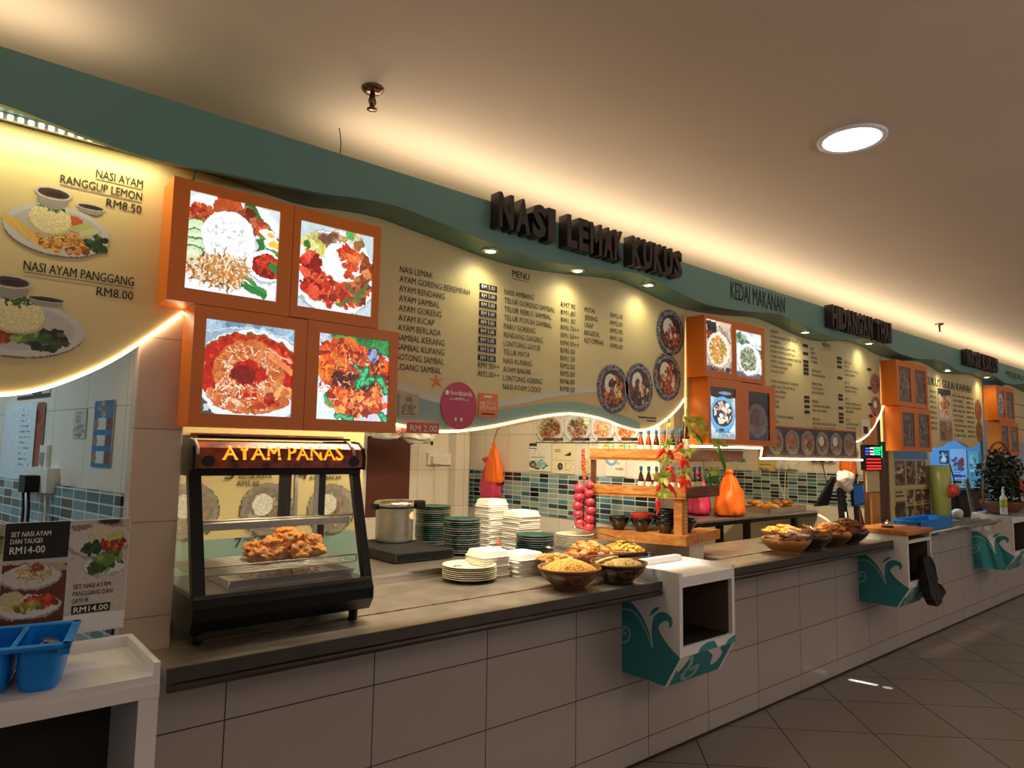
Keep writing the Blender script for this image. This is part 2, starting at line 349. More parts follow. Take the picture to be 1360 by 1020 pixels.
# ---------------------------------------------------------------- printed pictures (vertex colours on a fine grid)
class Pic:
    def __init__(s, w, h, bg, seed=0, nz=0.02):
        s.w, s.h = w, h; s.rng = np.random.RandomState(seed); s.a = np.tile(np.array(bg, float), (h, w, 1))
        s.U, s.V = np.meshgrid((np.arange(w) + .5) / w, (np.arange(h) + .5) / h); s.asp = w / h
        if nz: s.a *= 1 + s.rng.normal(0, nz, (h, w, 1))
    def put(s, mask, col, nz=0.0):
        c = np.array(col, float)[None, None, :] * (1 + (s.rng.normal(0, nz, (s.h, s.w, 1)) if nz else 0)); k = mask[..., None]
        s.a = np.where(k, np.broadcast_to(c, s.a.shape), s.a); return s
    def ell(s, x, y, rx, ry, col, rot=0, nz=0.0, clip=None):
        dx = (s.U - x) * s.asp; dy = s.V - y; c, q = math.cos(rot), math.sin(rot)
        k = ((dx * c + dy * q) / (rx * s.asp)) ** 2 + ((-dx * q + dy * c) / ry) ** 2 < 1
        return s.put(k if clip is None else k & clip, col, nz)
    def mask(s, x, y, rx, ry): return ((s.U - x) / rx) ** 2 + ((s.V - y) / ry) ** 2 < 1
    def rect(s, x0, x1, y0, y1, col, nz=0.0): return s.put((s.U >= x0) & (s.U <= x1) & (s.V >= y0) & (s.V <= y1), col, nz)
    def line(s, x0, y0, x1, y1, w, col, clip=None):
        dx, dy = x1 - x0, y1 - y0; l2 = dx * dx + dy * dy + 1e-9
        t = np.clip(((s.U - x0) * dx + (s.V - y0) * dy) / l2, 0, 1)
        k = (s.U - x0 - t * dx) ** 2 + (s.V - y0 - t * dy) ** 2 < (w / 2) ** 2
        return s.put(k if clip is None else k & clip, col)
    def blobs(s, n, x, y, rx, ry, s0, s1, cols, clip=None, el=1.0):
        for _ in range(n):
            q = s.rng.uniform(0, 2 * PI); r = math.sqrt(s.rng.uniform(0, 1)); z = s.rng.uniform(s0, s1)
            c = np.array(cols[s.rng.randint(len(cols))], float) * s.rng.uniform(.85, 1.12)
            s.ell(x + rx * r * math.cos(q), y + ry * r * math.sin(q), z * el, z, c, s.rng.uniform(0, PI), 0.04, clip)
        return s
    def straws(s, n, x, y, rx, ry, ln, w, cols, clip=None):
        for _ in range(n):
            q = s.rng.uniform(0, 2 * PI); r = math.sqrt(s.rng.uniform(0, 1)); t = s.rng.uniform(0, PI); px, py = x + rx * r * math.cos(q), y + ry * r * math.sin(q)
            c = np.array(cols[s.rng.randint(len(cols))], float) * s.rng.uniform(.85, 1.1)
            s.line(px - ln / 2 * math.cos(t), py - ln / 2 * math.sin(t), px + ln / 2 * math.cos(t), py + ln / 2 * math.sin(t), w, c, clip)
        return s
    def text_rows(s, n, x0, x1, y0, y1, col, fill=0.45):
        for i in range(n):
            y = y1 - (y1 - y0) * (i + .5) / n; e = x0 + (x1 - x0) * s.rng.uniform(.55, 1)
            s.rect(x0, e, y - (y1 - y0) / n * fill / 2, y + (y1 - y0) / n * fill / 2, col, .25)
        return s
    def organic(s, amp=.012, grain=.10, cells=(14, 34)):
        """bend every printed edge a little and add fine tone, so that painted spots read as food."""
        def up(c):
            g = s.rng.normal(0, 1, (c + 2, c + 2)); y = (s.V * c); x = (s.U * c); i, j = np.clip(y.astype(int), 0, c), np.clip(x.astype(int), 0, c); u, v = y - i, x - j; u = u * u * (3 - 2 * u); v = v * v * (3 - 2 * v)
            return g[i, j] * (1 - u) * (1 - v) + g[i + 1, j] * u * (1 - v) + g[i, j + 1] * (1 - u) * v + g[i + 1, j + 1] * u * v
        dx = up(cells[0]) + .6 * up(cells[1]); dy = up(cells[0]) + .6 * up(cells[1])
        jj = np.clip(((s.U + amp * dx) * s.w).astype(int), 0, s.w - 1); ii = np.clip(((s.V + amp * dy) * s.h).astype(int), 0, s.h - 1)
        s.a = s.a[ii, jj]; g = grain * (1 - .85 * np.clip(s.a.mean(2) / 235, 0, 1) ** 2)
        s.a = s.a * (1 + g * (.6 * up(cells[1]) + .5 * up(min(s.w, s.h) // 2)))[..., None]
        return s
    def mesh(s, name, m, parent, O, Uv, Vv, disc=False, loc=None, key=None):
        """lay the picture on the parallelogram O + u*Uv + v*Vv."""
        w, h = s.w + 1, s.h + 1
        O, Uv, Vv = Vector(O), Vector(Uv), Vector(Vv); o0 = org(parent) if parent else Vector(loc)
        vs = [tuple(O + Uv * (i / s.w) + Vv * (j / s.h) - o0) for j in range(h) for i in range(w)]
        fs = []; cs = []
        a = np.clip(s.a, 0, 255) / 255.0; L = np.where(a <= .04045, a / 12.92, ((a + .055) / 1.055) ** 2.4)
        for j in range(s.h):
            for i in range(s.w):
                if key is not None and abs(s.a[j, i] - key).sum() < 1e-6: continue
                if disc and ((i + .5) / s.w - .5) ** 2 + ((j + .5) / s.h - .5) ** 2 > .25: continue
                fs.append((j * w + i, j * w + i + 1, (j + 1) * w + i + 1, (j + 1) * w + i)); cs.append(L[j, i])
        me = bpy.data.meshes.new(name); me.from_pydata(vs, [], fs); me.materials.append(M[m])
        at = me.color_attributes.new('ink', 'FLOAT_COLOR', 'CORNER')
        at.data.foreach_set('color', np.repeat(np.concatenate([np.array(cs), np.ones((len(cs), 1))], 1), 4, 0).astype(np.float32).ravel())
        me.validate(); o = bpy.data.objects.new(name, me); COL.objects.link(o)
        if parent: o.parent = parent
        else: o.location = o0
        ORG[o.name] = o0
        return o
def plate(seed, w=44, h=44, bg=(70, 60, 52), rim=(222, 220, 214), food=((170, 70, 30), (206, 120, 50), (120, 40, 20)), rice=True, r=.46, greens=True, bgs=None, inner=None):
    p = Pic(w, h, bg, seed); q = p.rng
    if bgs: p.blobs(14, .5, .5, .7, .7, .05, .14, bgs)
    p.ell(.5, .5, r, r, np.array(rim) * .62); p.ell(.5, .52, r * .96, r * .96, rim); c = p.mask(.5, .5, r * .78, r * .78)
    p.ell(.5, .5, r * .78, r * .78, np.array(inner or np.array(rim) * .9)); p.blobs(46, .5, .48, r * .62, r * .6, .03, .075, food, c)
    if greens: p.blobs(9, .5 + q.uniform(-.2, .2), .5 + q.uniform(-.2, .2), .16, .14, .02, .05, [(70, 120, 50), (110, 150, 70)], c)
    p.organic(.014, .10, (12, 22))
    if rice: p.ell(.42, .6, r * .38, r * .4, (232, 230, 218), 0, .05)
    return p
# ================================================================ the setting
struct('floor', MB().box(-4, 16, -12, 3, -0.05, 0), 'floor')
struct('ceiling', MB().box(-4, 16, -12, 0.6, 2.95, 3.0), 'ceiling')
struct('wall_front', MB().box(-2, 14, 0, 0.10, 0, 0.952), 'tile_front')
struct('baseboard_front', MB().box(0.5, 14, -0.006, 0, 0, 0.012), 'seam')
struct('wall_back', MB().box(-3, 14, 2.4, 2.5, 0, 2.62), 'tile_wall')
struct('ceiling_kitchen', MB().box(-3, 14, 0.36, 2.5, 2.60, 2.64), 'cream_wall')
struct('wall_cove', MB().box(-3, 14, 0.36, 0.42, 2.64, 2.95), 'cream_wall')

ZB = [(-2.6, 2.55), (-1.2, 2.50), (-.4, 2.575), (.06, 2.554), (.165, 2.54), (.276, 2.524), (.396, 2.512), (.502, 2.512), (.614, 2.523), (.865, 2.538), (1.005, 2.547), (1.155, 2.567), (1.30, 2.577),
      (1.44, 2.566), (1.731, 2.536), (1.9, 2.520), (2.05, 2.514), (2.19, 2.519), (2.327, 2.532), (2.509, 2.550), (2.7, 2.571), (2.82, 2.574), (2.97, 2.562), (3.152, 2.533), (3.348, 2.509), (3.5, 2.508), (3.7, 2.518), (3.9, 2.534), (4.1, 2.556), (4.25, 2.566), (4.43, 2.555), (4.64, 2.534), (4.835, 2.515), (5.02, 2.506), (5.217, 2.517), (5.424, 2.546), (5.64, 2.565), (5.8, 2.568), (5.98, 2.552), (6.19, 2.522), (6.44, 2.511), (6.701, 2.512), (6.941, 2.533), (7.236, 2.552), (7.499, 2.532), (7.772, 2.496), (8.172, 2.511), (8.605, 2.546), (9.006, 2.535), (9.304, 2.498), (9.693, 2.507), (10.114, 2.544), (11, 2.50), (12, 2.55), (14.1, 2.52)]
def zb(x):
    for i in range(len(ZB) - 1):
        if ZB[i][0] <= x <= ZB[i + 1][0]:
            P = [ZB[max(i - 1, 0)], ZB[i], ZB[i + 1], ZB[min(i + 2, len(ZB) - 1)]]
            t = (x - P[1][0]) / (P[2][0] - P[1][0]); h = P[2][0] - P[1][0]
            m1 = (P[2][1] - P[0][1]) / (P[2][0] - P[0][0]) * h if P[2][0] != P[0][0] else 0; m2 = (P[3][1] - P[1][1]) / (P[3][0] - P[1][0]) * h if P[3][0] != P[1][0] else 0
            return (2 * t**3 - 3 * t * t + 1) * P[1][1] + (t**3 - 2 * t * t + t) * m1 + (-2 * t**3 + 3 * t * t) * P[2][1] + (t**3 - t * t) * m2
    return 2.53
f = MB(); xs = [-2.5 + .05 * i for i in range(330)]
def soffit_z(x):
    k = min(1, max(0, (x - .70) / .35)); k = k * k * (3 - 2 * k); return max(zb(x), 2.573 * (1 - k) + zb(x) * k)
prof = lambda x: [(x, -.14, 2.715), (x, -.14, zb(x)), (x, -.118, zb(x)), (x, -.118, soffit_z(x) + .0004), (x, .36, soffit_z(x) + .0004), (x, .36, 2.62), (x, -.118, 2.62), (x, -.118, 2.715)]
vs = [p for x in xs for p in prof(x)]
f.add(vs, [(i * 8 + k, (i + 1) * 8 + k, (i + 1) * 8 + (k + 1) % 8, i * 8 + (k + 1) % 8) for i in range(len(xs) - 1) for k in range(8)])
f.add(prof(xs[0]), [tuple(range(8))]); f.add(prof(xs[-1]), [tuple(range(7, -1, -1))])
struct('trim_1', f, 'teal')

# partitions between the stalls
pl = MB(); pl.prism([(.488, .115), (.100, 2.39), (.30, 2.39), (.62, .115)], lambda a, b, d: (a, b, d), 0, 2.5); struct('wall_left', pl, 'tile_wall')
struct('pillar', MB().box(.478, .628, .04, .112, 0, 2.50, .006), 'tile_pillar')
pm = MB(); pm.prism([(.4855, .13), (.110, 2.33), (.098, 2.33), (.4735, .13)], lambda a, b, d: (a, b, d), .95, 1.468); struct('wall_left_mosaic', pm, 'mosaic')
struct('wall_right', MB().box(3.58, 3.73, .12, .34, 0, 1.072).box(3.58, 3.73, .34, 2.39, 0, 2.50), 'tile_wall')
struct('wall_right_mosaic', MB().box(3.574, 3.58, .34, 2.385, 1.14, 1.455), 'mosaic')
struct('wall_stall', MB().box(7.10, 7.22, .42, 2.39, 0, 2.50), 'tile_wall')
struct('wall_stall_mosaic', MB().box(7.094, 7.10, .44, 2.385, 1.12, 1.447), 'mosaic')
struct('wall_far', MB().box(9.75, 9.85, .25, 2.39, 0, 2.50), 'blue_wall')
struct('wall_far_mosaic', MB().box(9.744, 9.75, .27, 2.385, 1.08, 1.40), 'mosaic')
struct('pillar_wood', MB().box(6.71, 6.93, .24, .38, 0, 2.48), 'wood_dark')
struct('column_back', MB().box(3.36, 3.50, 2.30, 2.40, 0, 2.50), 'tile_wall')

# ================================================================ ceiling fittings
def sprinkler(loc, label):
    t = E('fire_sprinkler', loc, label, 'sprinkler', 'fire sprinklers on the ceiling')
    x, y, z = loc
    MB().lathe((x, y, z - .018), [(.006, 0), (.026, .001), (.040, .012), (.041, .018)], 32).build('escutcheon', 'bronze', t)
    b = MB(); b.tube([(x, y, z - .015), (x, y, z - .072)], [.010, .008], 14)
    for sgn in (-1, 1): b.tube([(x + sgn * .008, y, z - .03), (x + sgn * .014, y, z - .05), (x + sgn * .004, y, z - .075)], .003, 8)
    b.build('stem', 'bronze', t)
    d = MB().lathe((x, y, z - .082), [(.004, 0), (.019, .001), (.019, .004), (.006, .008)], 20); d.build('deflector', 'bronze', t)
sprinkler((1.13, -.245, 2.95), 'bronze ceiling sprinkler above the picture light boxes, the nearer one')
sprinkler((7.50, -.07, 2.95), 'small bronze ceiling sprinkler far along the stalls, the more distant one')
t = E('ceiling_downlight', (2.82, -1.24, 2.95), 'large round recessed white ceiling downlight, lit', 'ceiling light')
MB().lathe((2.82, -1.24, 2.940), [(.112, 0), (.132, 0), (.134, .010), (.112, .010)], 48, ring=True).build('trim_ring', 'white_lam', t)
MB().lathe((2.82, -1.24, 2.942), [(.0, 0), (.111, 0), (.111, .003)], 48).build('lens', 'downlight', t)
light('SPOT', (2.82, -1.24, 2.93), 26, (1.0, .82, .66), spot_size=2.2, spot_blend=.8, shadow_soft_size=.11)
wr = MB().tube([(1.07, -.12, 2.715), (1.068, -.13, 2.76), (1.062, -.13, 2.80), (1.055, -.135, 2.815)], .0018, 6)
tag(wr.build('wire', 'ink', None, (1.07, -.12, 2.715)), 'thin loose wire poking up from the top edge of the teal fascia', 'wire')

lx = [(1.84, 'first soffit spotlight above the word MENU of the nearest board'), (2.40, 'second soffit spotlight, middle one over the nearest menu board'), (2.965, 'third soffit spotlight, beside the plate pictures of the nearest board'),
      (4.76, 'soffit spotlight over the middle of the second stall menu'), (5.85, 'soffit spotlight over the right end of the second stall menu'), (7.70, 'soffit spotlight over the left of the third stall menu'), (8.95, 'soffit spotlight over the right end of the third stall menu')]
for x, lab in lx:
    z = soffit_z(x); t = E('soffit_spotlight', (x, -.062, z), lab + ', lit, in the teal soffit', 'spotlight', 'recessed spotlights in the soffit')
    MB().lathe((x, -.062, z - .006), [(.024, 0), (.040, 0), (.042, .007), (.024, .007)], 28, ring=True).build('ring', 'chrome', t)
    MB().lathe((x, -.062, z - .005), [(.0, 0), (.0235, 0), (.0235, .004)], 24).build('lens', 'lamp', t)
    light('SPOT', (x, -.062, z - .02), 5.0, (1.0, .90, .60), (0, .06, -1), spot_size=2.7, spot_blend=1.0, shadow_soft_size=.05)
t = E('led_tube', (.3, -.03, 2.572), 'bright LED tube under the fascia over the leftmost menu board', 'LED light')
tb = MB().box(-1.2, .526, -.038, -.020, 2.556, 2.572); tb.build('housing', 'white_lam', t)
dm = MB()
for i in range(70): dm.box(-1.2 + i * .0247, -1.188 + i * .0247, -.0395, -.038, 2.554, 2.568)
dm.build('diode_row', 'led_cool', t)
light('AREA', (-.1, -.045, 2.55), 3.2, (1.0, .86, .50), (0, .3, -1), shape='RECTANGLE', size=1.2, size_y=.02)

# ================================================================ menu boards
def board(name, label, x0, x1, bottom, y=.03):
    """cream sign board with a wavy lower edge; bottom runs left to right."""
    t = E(name, ((x0 + x1) / 2, y, 2.1), label, 'menu board', 'menu boards hung above the counters')
    n = 40; top = [(x0 + (x1 - x0) * i / n, soffit_z(x0 + (x1 - x0) * i / n) - .001) for i in range(n + 1)]
    MB().prism(list(bottom) + top[::-1], XZ(y), 0, .02).build('panel', 'board', t)
    return t
def led_edge(t, pts, y=.03, r=.0042, name='led_strip', m='led'):
    MB().tube([(a, y - .002, b - .004) for a, b in pts], r, 8).build(name, m, t)
ink = lambda y: (lambda a, b, d: (a, y + d, b))

# --- leftmost board
b0c = smooth([(-1.15, 2.05), (-.8, 1.87), (-.4, 1.775), (0, 1.755), (.128, 1.768), (.216, 1.789), (.308, 1.834), (.405, 1.898), (.507, 1.988), (.60, 2.078)], 5)
t = board('menu_board', 'cream menu board at the left end with two rice plates and lemon chicken prices', -1.15, .60, b0c)
led_edge(t, b0c, r=.005)
mb = MB(); F = ink(.028)
for body, a0, a1, b, c in [('NASI AYAM', .320, .453, 2.468, .027), ('RANGGUP LEMON', .228, .453, 2.425, .027), ('RM8.50', .354, .454, 2.381, .028), ('NASI AYAM PANGGANG', .156, .447, 2.138, .029), ('RM8.00', .346, .448, 2.092, .028)]:
    text(mb, body, a0, a1, b, c, F, .012)
for a0, a1, b in [(.320, .453, 2.462), (.228, .453, 2.418), (.156, .447, 2.131)]: mb.box(a0, a1, .0275, .0285, b, b + .0015)
mb.build('lettering', 'ink', t)
def dish(w, h, seed, kind):
    p = Pic(w, h, (203, 182, 122), seed, 0)
    p.ell(.5, .40, .49, .36, (120, 112, 100)); p.ell(.5, .42, .49, .36, (206, 204, 200)); p.ell(.5, .43, .42, .29, (188, 186, 184)); c = p.mask(.5, .43, .45, .32)
    if kind == 0:
        for k in range(5): p.ell(.12 + .055 * k, .40 - .045 * k, .13, .07, (228, 186, 96), -.5, .04)
        p.blobs(70, .56, .27, .26, .15, .02, .05, [(176, 104, 40), (206, 142, 66), (136, 70, 26), (226, 176, 90)]); p.straws(70, .52, .33, .28, .13, .09, .012, [(232, 190, 100), (210, 150, 70)])
        p.blobs(30, .86, .32, .10, .12, .02, .05, [(40, 70, 30), (70, 104, 44), (30, 48, 24)]); p.ell(.62, .60, .10, .07, (206, 92, 40)); p.ell(.72, .53, .11, .05, (186, 196, 120), .4); p.ell(.78, .47, .10, .05, (206, 210, 150), .4)
    else:
        p.blobs(60, .24, .30, .22, .14, .03, .07, [(164, 74, 30), (196, 110, 54), (120, 46, 20)]); p.blobs(60, .72, .30, .16, .12, .02, .05, [(34, 56, 28), (60, 90, 40), (24, 34, 20)]); p.blobs(16, .56, .34, .08, .10, .02, .05, [(140, 160, 80), (96, 130, 60)])
    x, y = (.42, .57) if kind == 0 else (.50, .58)
    p.ell(x, y - .06, .20, .18, (196, 184, 130), 0, .03); p.ell(x, y, .19, .21, (226, 216, 164), 0, .05); p.straws(26, x, y + .18, .10, .06, .1, .014, [(70, 110, 50), (40, 80, 40)])
    return p
def cup(w, h, seed):
    p = Pic(w, h, (203, 182, 122), seed, 0); p.ell(.5, .42, .40, .40, (150, 144, 136)); p.ell(.5, .70, .49, .27, (196, 192, 188)); p.ell(.5, .69, .41, .20, (70, 44, 34)); p.ell(.55, .66, .26, .10, (40, 26, 22)); return p
def cut(p, e=.0):  # drop the background colour by making an oval picture
    return p
dish(110, 78, 1, 0).mesh('plate_picture', 'print', t, (.095, .0275, 2.185), (.278, 0, 0), (0, 0, .215), False, None, np.array((203., 182., 122.)))
cup(48, 42, 2).mesh('bowl_picture', 'print', t, (.165, .0272, 2.335), (.098, 0, 0), (0, 0, .075), False, None, np.array((203., 182., 122.)))
cup(44, 28, 3).mesh('bowl_picture', 'print', t, (.272, .0272, 2.343), (.082, 0, 0), (0, 0, .036), False, None, np.array((203., 182., 122.)))
dish(110, 78, 4, 1).mesh('plate_picture', 'print', t, (-.02, .0275, 1.865), (.345, 0, 0), (0, 0, .235), False, None, np.array((203., 182., 122.)))
cup(48, 42, 5).mesh('bowl_picture', 'print', t, (.075, .0272, 2.045), (.108, 0, 0), (0, 0, .075), False, None, np.array((203., 182., 122.)))
cup(44, 28, 6).mesh('bowl_picture', 'print', t, (.166, .0272, 2.035), (.105, 0, 0), (0, 0, .034), False, None, np.array((203., 182., 122.)))

# --- nearest full board
b1c = smooth([(1.0, 1.80), (1.2, 1.755), (1.387, 1.737), (1.561, 1.714), (1.717, 1.711), (1.926, 1.739), (2.155, 1.784), (2.35, 1.815), (2.489, 1.824), (2.689, 1.806), (2.871, 1.768), (3.033, 1.759), (3.204, 1.812), (3.386, 1.93), (3.50, 2.085)], 5)
t = board('menu_board', 'long cream menu board with three price columns under the raised dark letters', .612, 3.432, [(.612, 1.80), (.92, 1.80)] + [q for q in b1c if q[0] < 3.432])  # left end extended unseen behind the light boxes to stop lamp light leaking
led_edge(t, [q for q in b1c if q[0] < 3.432])
def zc(x): # lower edge of that board
    for a, b in zip(b1c, b1c[1:]):
        if a[0] <= x <= b[0]: return a[1] + (b[1] - a[1]) * (x - a[0]) / (b[0] - a[0])
    return b1c[0][1]
def band(name, m, ptsU, low, y):
    """a printed wave band between the curve ptsU and either another curve or the lower edge of the board."""
    up = smooth(ptsU, 6); w = MB(); lo = [(x, (zc(x) + .006) if low is None else z - low) for x, z in up]
    vs = [(x, y, z) for x, z in up] + [(x, y, z) for x, z in lo]; n = len(up)
    w.add(vs, [(n + i, n + i + 1, i + 1, i) for i in range(n - 1)]); w.build(name, m, t)
wv = [(1.02, 1.93), (1.443, 1.902), (1.555, 1.874), (1.793, 1.842), (2.057, 1.873), (2.352, 1.931), (2.627, 1.974), (2.9, 1.985)]
band('printed_sand_wave', 'sand', [(x, z - .03) for x, z in wv], .10, .0292)
band('printed_teal_wave', 'board_teal', [(1.02, 1.87), (1.443, 1.858), (1.6, 1.835), (1.85, 1.802), (2.1, 1.835), (2.40, 1.880), (2.62, 1.87), (2.9, 1.82), (3.0, 1.79)], None, .0288)
band('printed_white_wave', 'wave_white', wv, .030, .0285)
F = ink(.0275); mb = MB(); c1 = [('NASI LEMAK', 1.595), ('AYAM GORENG BEREMPAH', 1.796), ('AYAM RENDANG', 1.66), ('AYAM SAMBAL', 1.635), ('AYAM GORENG', 1.645), ('AYAM KICAP', 1.61), ('AYAM BERLADA', 1.645), ('SAMBAL KERANG', 1.665), ('SAMBAL KUPANG', 1.665), ('SOTONG SAMBAL', 1.665), ('UDANG SAMBAL', 1.652)]
for i, (s, e) in enumerate(c1): text(mb, s, 1.430, e, 2.368 - .0413 * i, .027, F, .006)
mb.build('dish_names', 'ink', t); mb = MB()
for s, a0, a1, b in [('RM1.50++', 1.853, 1.976, 2.001), ('RM2.00++', 1.854, 1.977, 1.963)]: text(mb, s, a0, a1, b, .026, F, .006)
mb.build('prices', 'ink', t); mb = MB()
c2 = [('NASI AMBANG', 2.187), ('TELUR GORENG SAMBAL', 2.331), ('TELUR REBUS SAMBAL', 2.31), ('TELUR PUYUH SAMBAL', 2.312), ('PARU GORENG', 2.20), ('RENDANG DAGING', 2.25), ('LONTONG SAYUR', 2.235), ('TELUR MATA', 2.165), ('NASI KUNING', 2.18), ('AYAM BAKAR', 2.175), ('LONTONG KERING', 2.25), ('NASI AYAM LODO', 2.24)]
for i, (s, e) in enumerate(c2): text(mb, s, 2.0, e, 2.366 - .0411 * i, .026, F, .006)
mb.build('dish_names', 'ink', t); mb = MB()
for i, s in enumerate(['RM7.90', 'RM1.80', 'RM1.50', 'RM0.70++', 'RM1.50++', 'RM4.50++', 'RM5.00', 'RM1.50', 'RM2.00', 'RM5.00', 'RM6.00', 'RM8.00']):
    text(mb, s, 2.374, 2.476 if '+' not in s else 2.505, 2.363 - .0394 * i, .026, F, .006)
mb.build('prices', 'ink', t); mb = MB()
for i, (s, e) in enumerate([('PETAI', 2.622), ('JERING', 2.645), ('URAP', 2.612), ('BEGEDIL', 2.665), ('KETOPRAK', 2.698)]): text(mb, s, 2.546, e, 2.361 - .0405 * i, .026, F, .006)
mb.build('dish_names', 'ink', t); mb = MB()
for i, s in enumerate(['RM2.00', 'RM2.00', 'RM2.00', 'RM1.50', 'RM5.00']): text(mb, s, 2.75, 2.85, 2.362 - .0420 * i, .025, F, .006)
mb.build('prices', 'ink', t); mb = MB()
text(mb, 'MENU', 2.046, 2.156, 2.460, .033, F, .008); mb.box(2.044, 2.158, .027, .0275, 2.449, 2.451)
for k, (a0, a1, b) in enumerate([(2.984, 3.145, 1.823), (3.06, 3.145, 1.806)]):
    for j in range(9 - 4 * k): mb.box(a0 + (a1 - a0) * j / (9 - 4 * k), a0 + (a1 - a0) * (j + .8) / (9 - 4 * k), .027, .0275, b, b + .008)
mb.build('lettering', 'ink', t)
for i in range(9):
    z = 2.367 - .0415 * i
    st = MB().box(1.851, 1.952, .0255, .0275, z + .001, z + .027); st.build('price_sticker', 'ink', t)
    w = MB(); text(w, 'RM 5.00', 1.862, 1.940, z + .005, .018, ink(.0250), .0); w.build('price_sticker_lettering', 'white_ink', t)
for s, x, z, rx, rz, food, kw in [(11, 3.28, 2.343, .132, .139, [(170, 60, 28), (120, 40, 22), (200, 130, 60), (90, 40, 26)], {}), (12, 3.248, 2.076, .129, .141, [(190, 80, 36), (150, 50, 24), (206, 160, 90)], {}),
                          (13, 2.77, 1.970, .126, .133, [(186, 70, 30), (60, 36, 24), (206, 120, 40)], {}), (14, 2.992, 1.995, .119, .138, [(44, 40, 34), (120, 50, 30), (90, 84, 60), (200, 190, 150)], {})]:
    p = plate(s, 60, 60, (40, 38, 40), (150, 150, 156), food, True, .5, False, None, (70, 44, 34))
    q = p.rng
    for _ in range(170):
        a = q.uniform(0, 2 * PI); r_ = q.uniform(.42, .48); p.ell(.5 + r_ * math.cos(a), .5 + r_ * math.sin(a), .016, .016, (52, 56, 70))
    p.blobs(40, .55, .42, .26, .26, .03, .06, food)
    p.blobs(8, .62, .42, .12, .12, .03, .06, [(230, 190, 80), (236, 230, 210), (200, 80, 40)])
    o = p.mesh('plate_picture', 'print', t, (x - rx, .0262, z - rz), (2 * rx, 0, 0), (0, 0, 2 * rz), True)
# stickers and tags on that board
st = E('delivery_sticker', (1.75, .027, 1.82), 'round magenta delivery sticker on the lower edge of the nearest menu board', 'sticker')
MB().prism([(1.75 + .098 * math.cos(a * PI / 24), 1.822 + .105 * math.sin(a * PI / 24)) for a in range(48)], XZ(.0262), 0, -.0015).build('disc', 'pink_sticker', st)
w = MB(); text(w, 'foodpanda', 1.70, 1.82, 1.868, .022, ink(.0243), .015); w.box(1.725, 1.775, .0243, .0244, 1.853, 1.856); text(w, 'Delivered', 1.70, 1.80, 1.846, .008, ink(.0243), .0)
w.prism([(1.683 + .010 * math.cos(a * PI / 8), 1.877 + .011 * math.sin(a * PI / 8)) for a in range(16)], XZ(.0243), 0, .0002); w.box(1.727, 1.738, .0243, .0245, 1.755, 1.770); w.box(1.757, 1.770, .0243, .0245, 1.755, 1.770)
w.build('lettering', 'white_ink', st)
st = E('food_sticker', (1.91, .027, 1.83), 'orange rounded food app sticker right of the round magenta one', 'sticker')
MB().box(1.857, 1.969, .0246, .0276, 1.778, 1.888, .0014).build('card', 'orange_sticker', st)
w = MB(); text(w, 'Trush', 1.905, 1.955, 1.838, .014, ink(.0243), .01); text(w, 'Food', 1.905, 1.955, 1.815, .018, ink(.0243), .02); w.box(1.885, 1.935, .0242, .0244, 1.868, 1.877)
w.box(1.868, 1.872, .0242, .0244, 1.812, 1.842); w.box(1.880, 1.884, .0242, .0244, 1.812, 1.842); w.box(1.890, 1.894, .0242, .0244, 1.812, 1.842); w.box(1.868, 1.894, .0242, .0244, 1.838, 1.846); w.build('lettering', 'white_ink', st)
MB().box(1.875, 1.950, .0242, .0244, 1.790, 1.796).build('caption_bar', 'ink', st)
st = E('price_tag', (1.553, .0, 1.715), 'orange red price tag reading RM 2.00 on the glowing lower edge', 'price tag')
MB().box(1.473, 1.634, .006, .010, 1.694, 1.739).build('card', 'red_tag', st)
w = MB(); text(w, 'RM 2.00', 1.490, 1.622, 1.702, .027, ink(.0055), .01); w.build('lettering', 'white_ink', st)
sf = MB()
for k in range(5):
    a = PI / 2 + k * 2 * PI / 5 + .1
    sf.prism([(1.63 + .045 * math.cos(a), 1.922 + .038 * math.sin(a)), (1.63 + .009 * math.cos(a + .63), 1.922 + .009 * math.sin(a + .63)), (1.63, 1.922), (1.63 + .009 * math.cos(a - .63), 1.922 + .009 * math.sin(a - .63))], XZ(.0268), 0, -.0012)
tag(sf.build('starfish_sticker', 'orange_sticker', None, (1.63, .027, 1.92)), 'small orange starfish on the nearest menu board', 'sticker')
p = Pic(30, 28, (176, 172, 140), 21); p.blobs(26, .5, .35, .4, .25, .03, .09, [(110, 112, 100), (140, 138, 120)]); p.rect(.1, .9, .08, .12, (90, 90, 84)); p.ell(.5, .75, .18, .12, (120, 122, 112))
tag(p.mesh('sketch_print', 'print', None, (1.445, .0265, 1.764), (.096, 0, 0), (0, 0, .094), loc=(1.49, .0265, 1.764)), 'small grey sketch print low on the nearest menu board beside the light boxes', 'print')
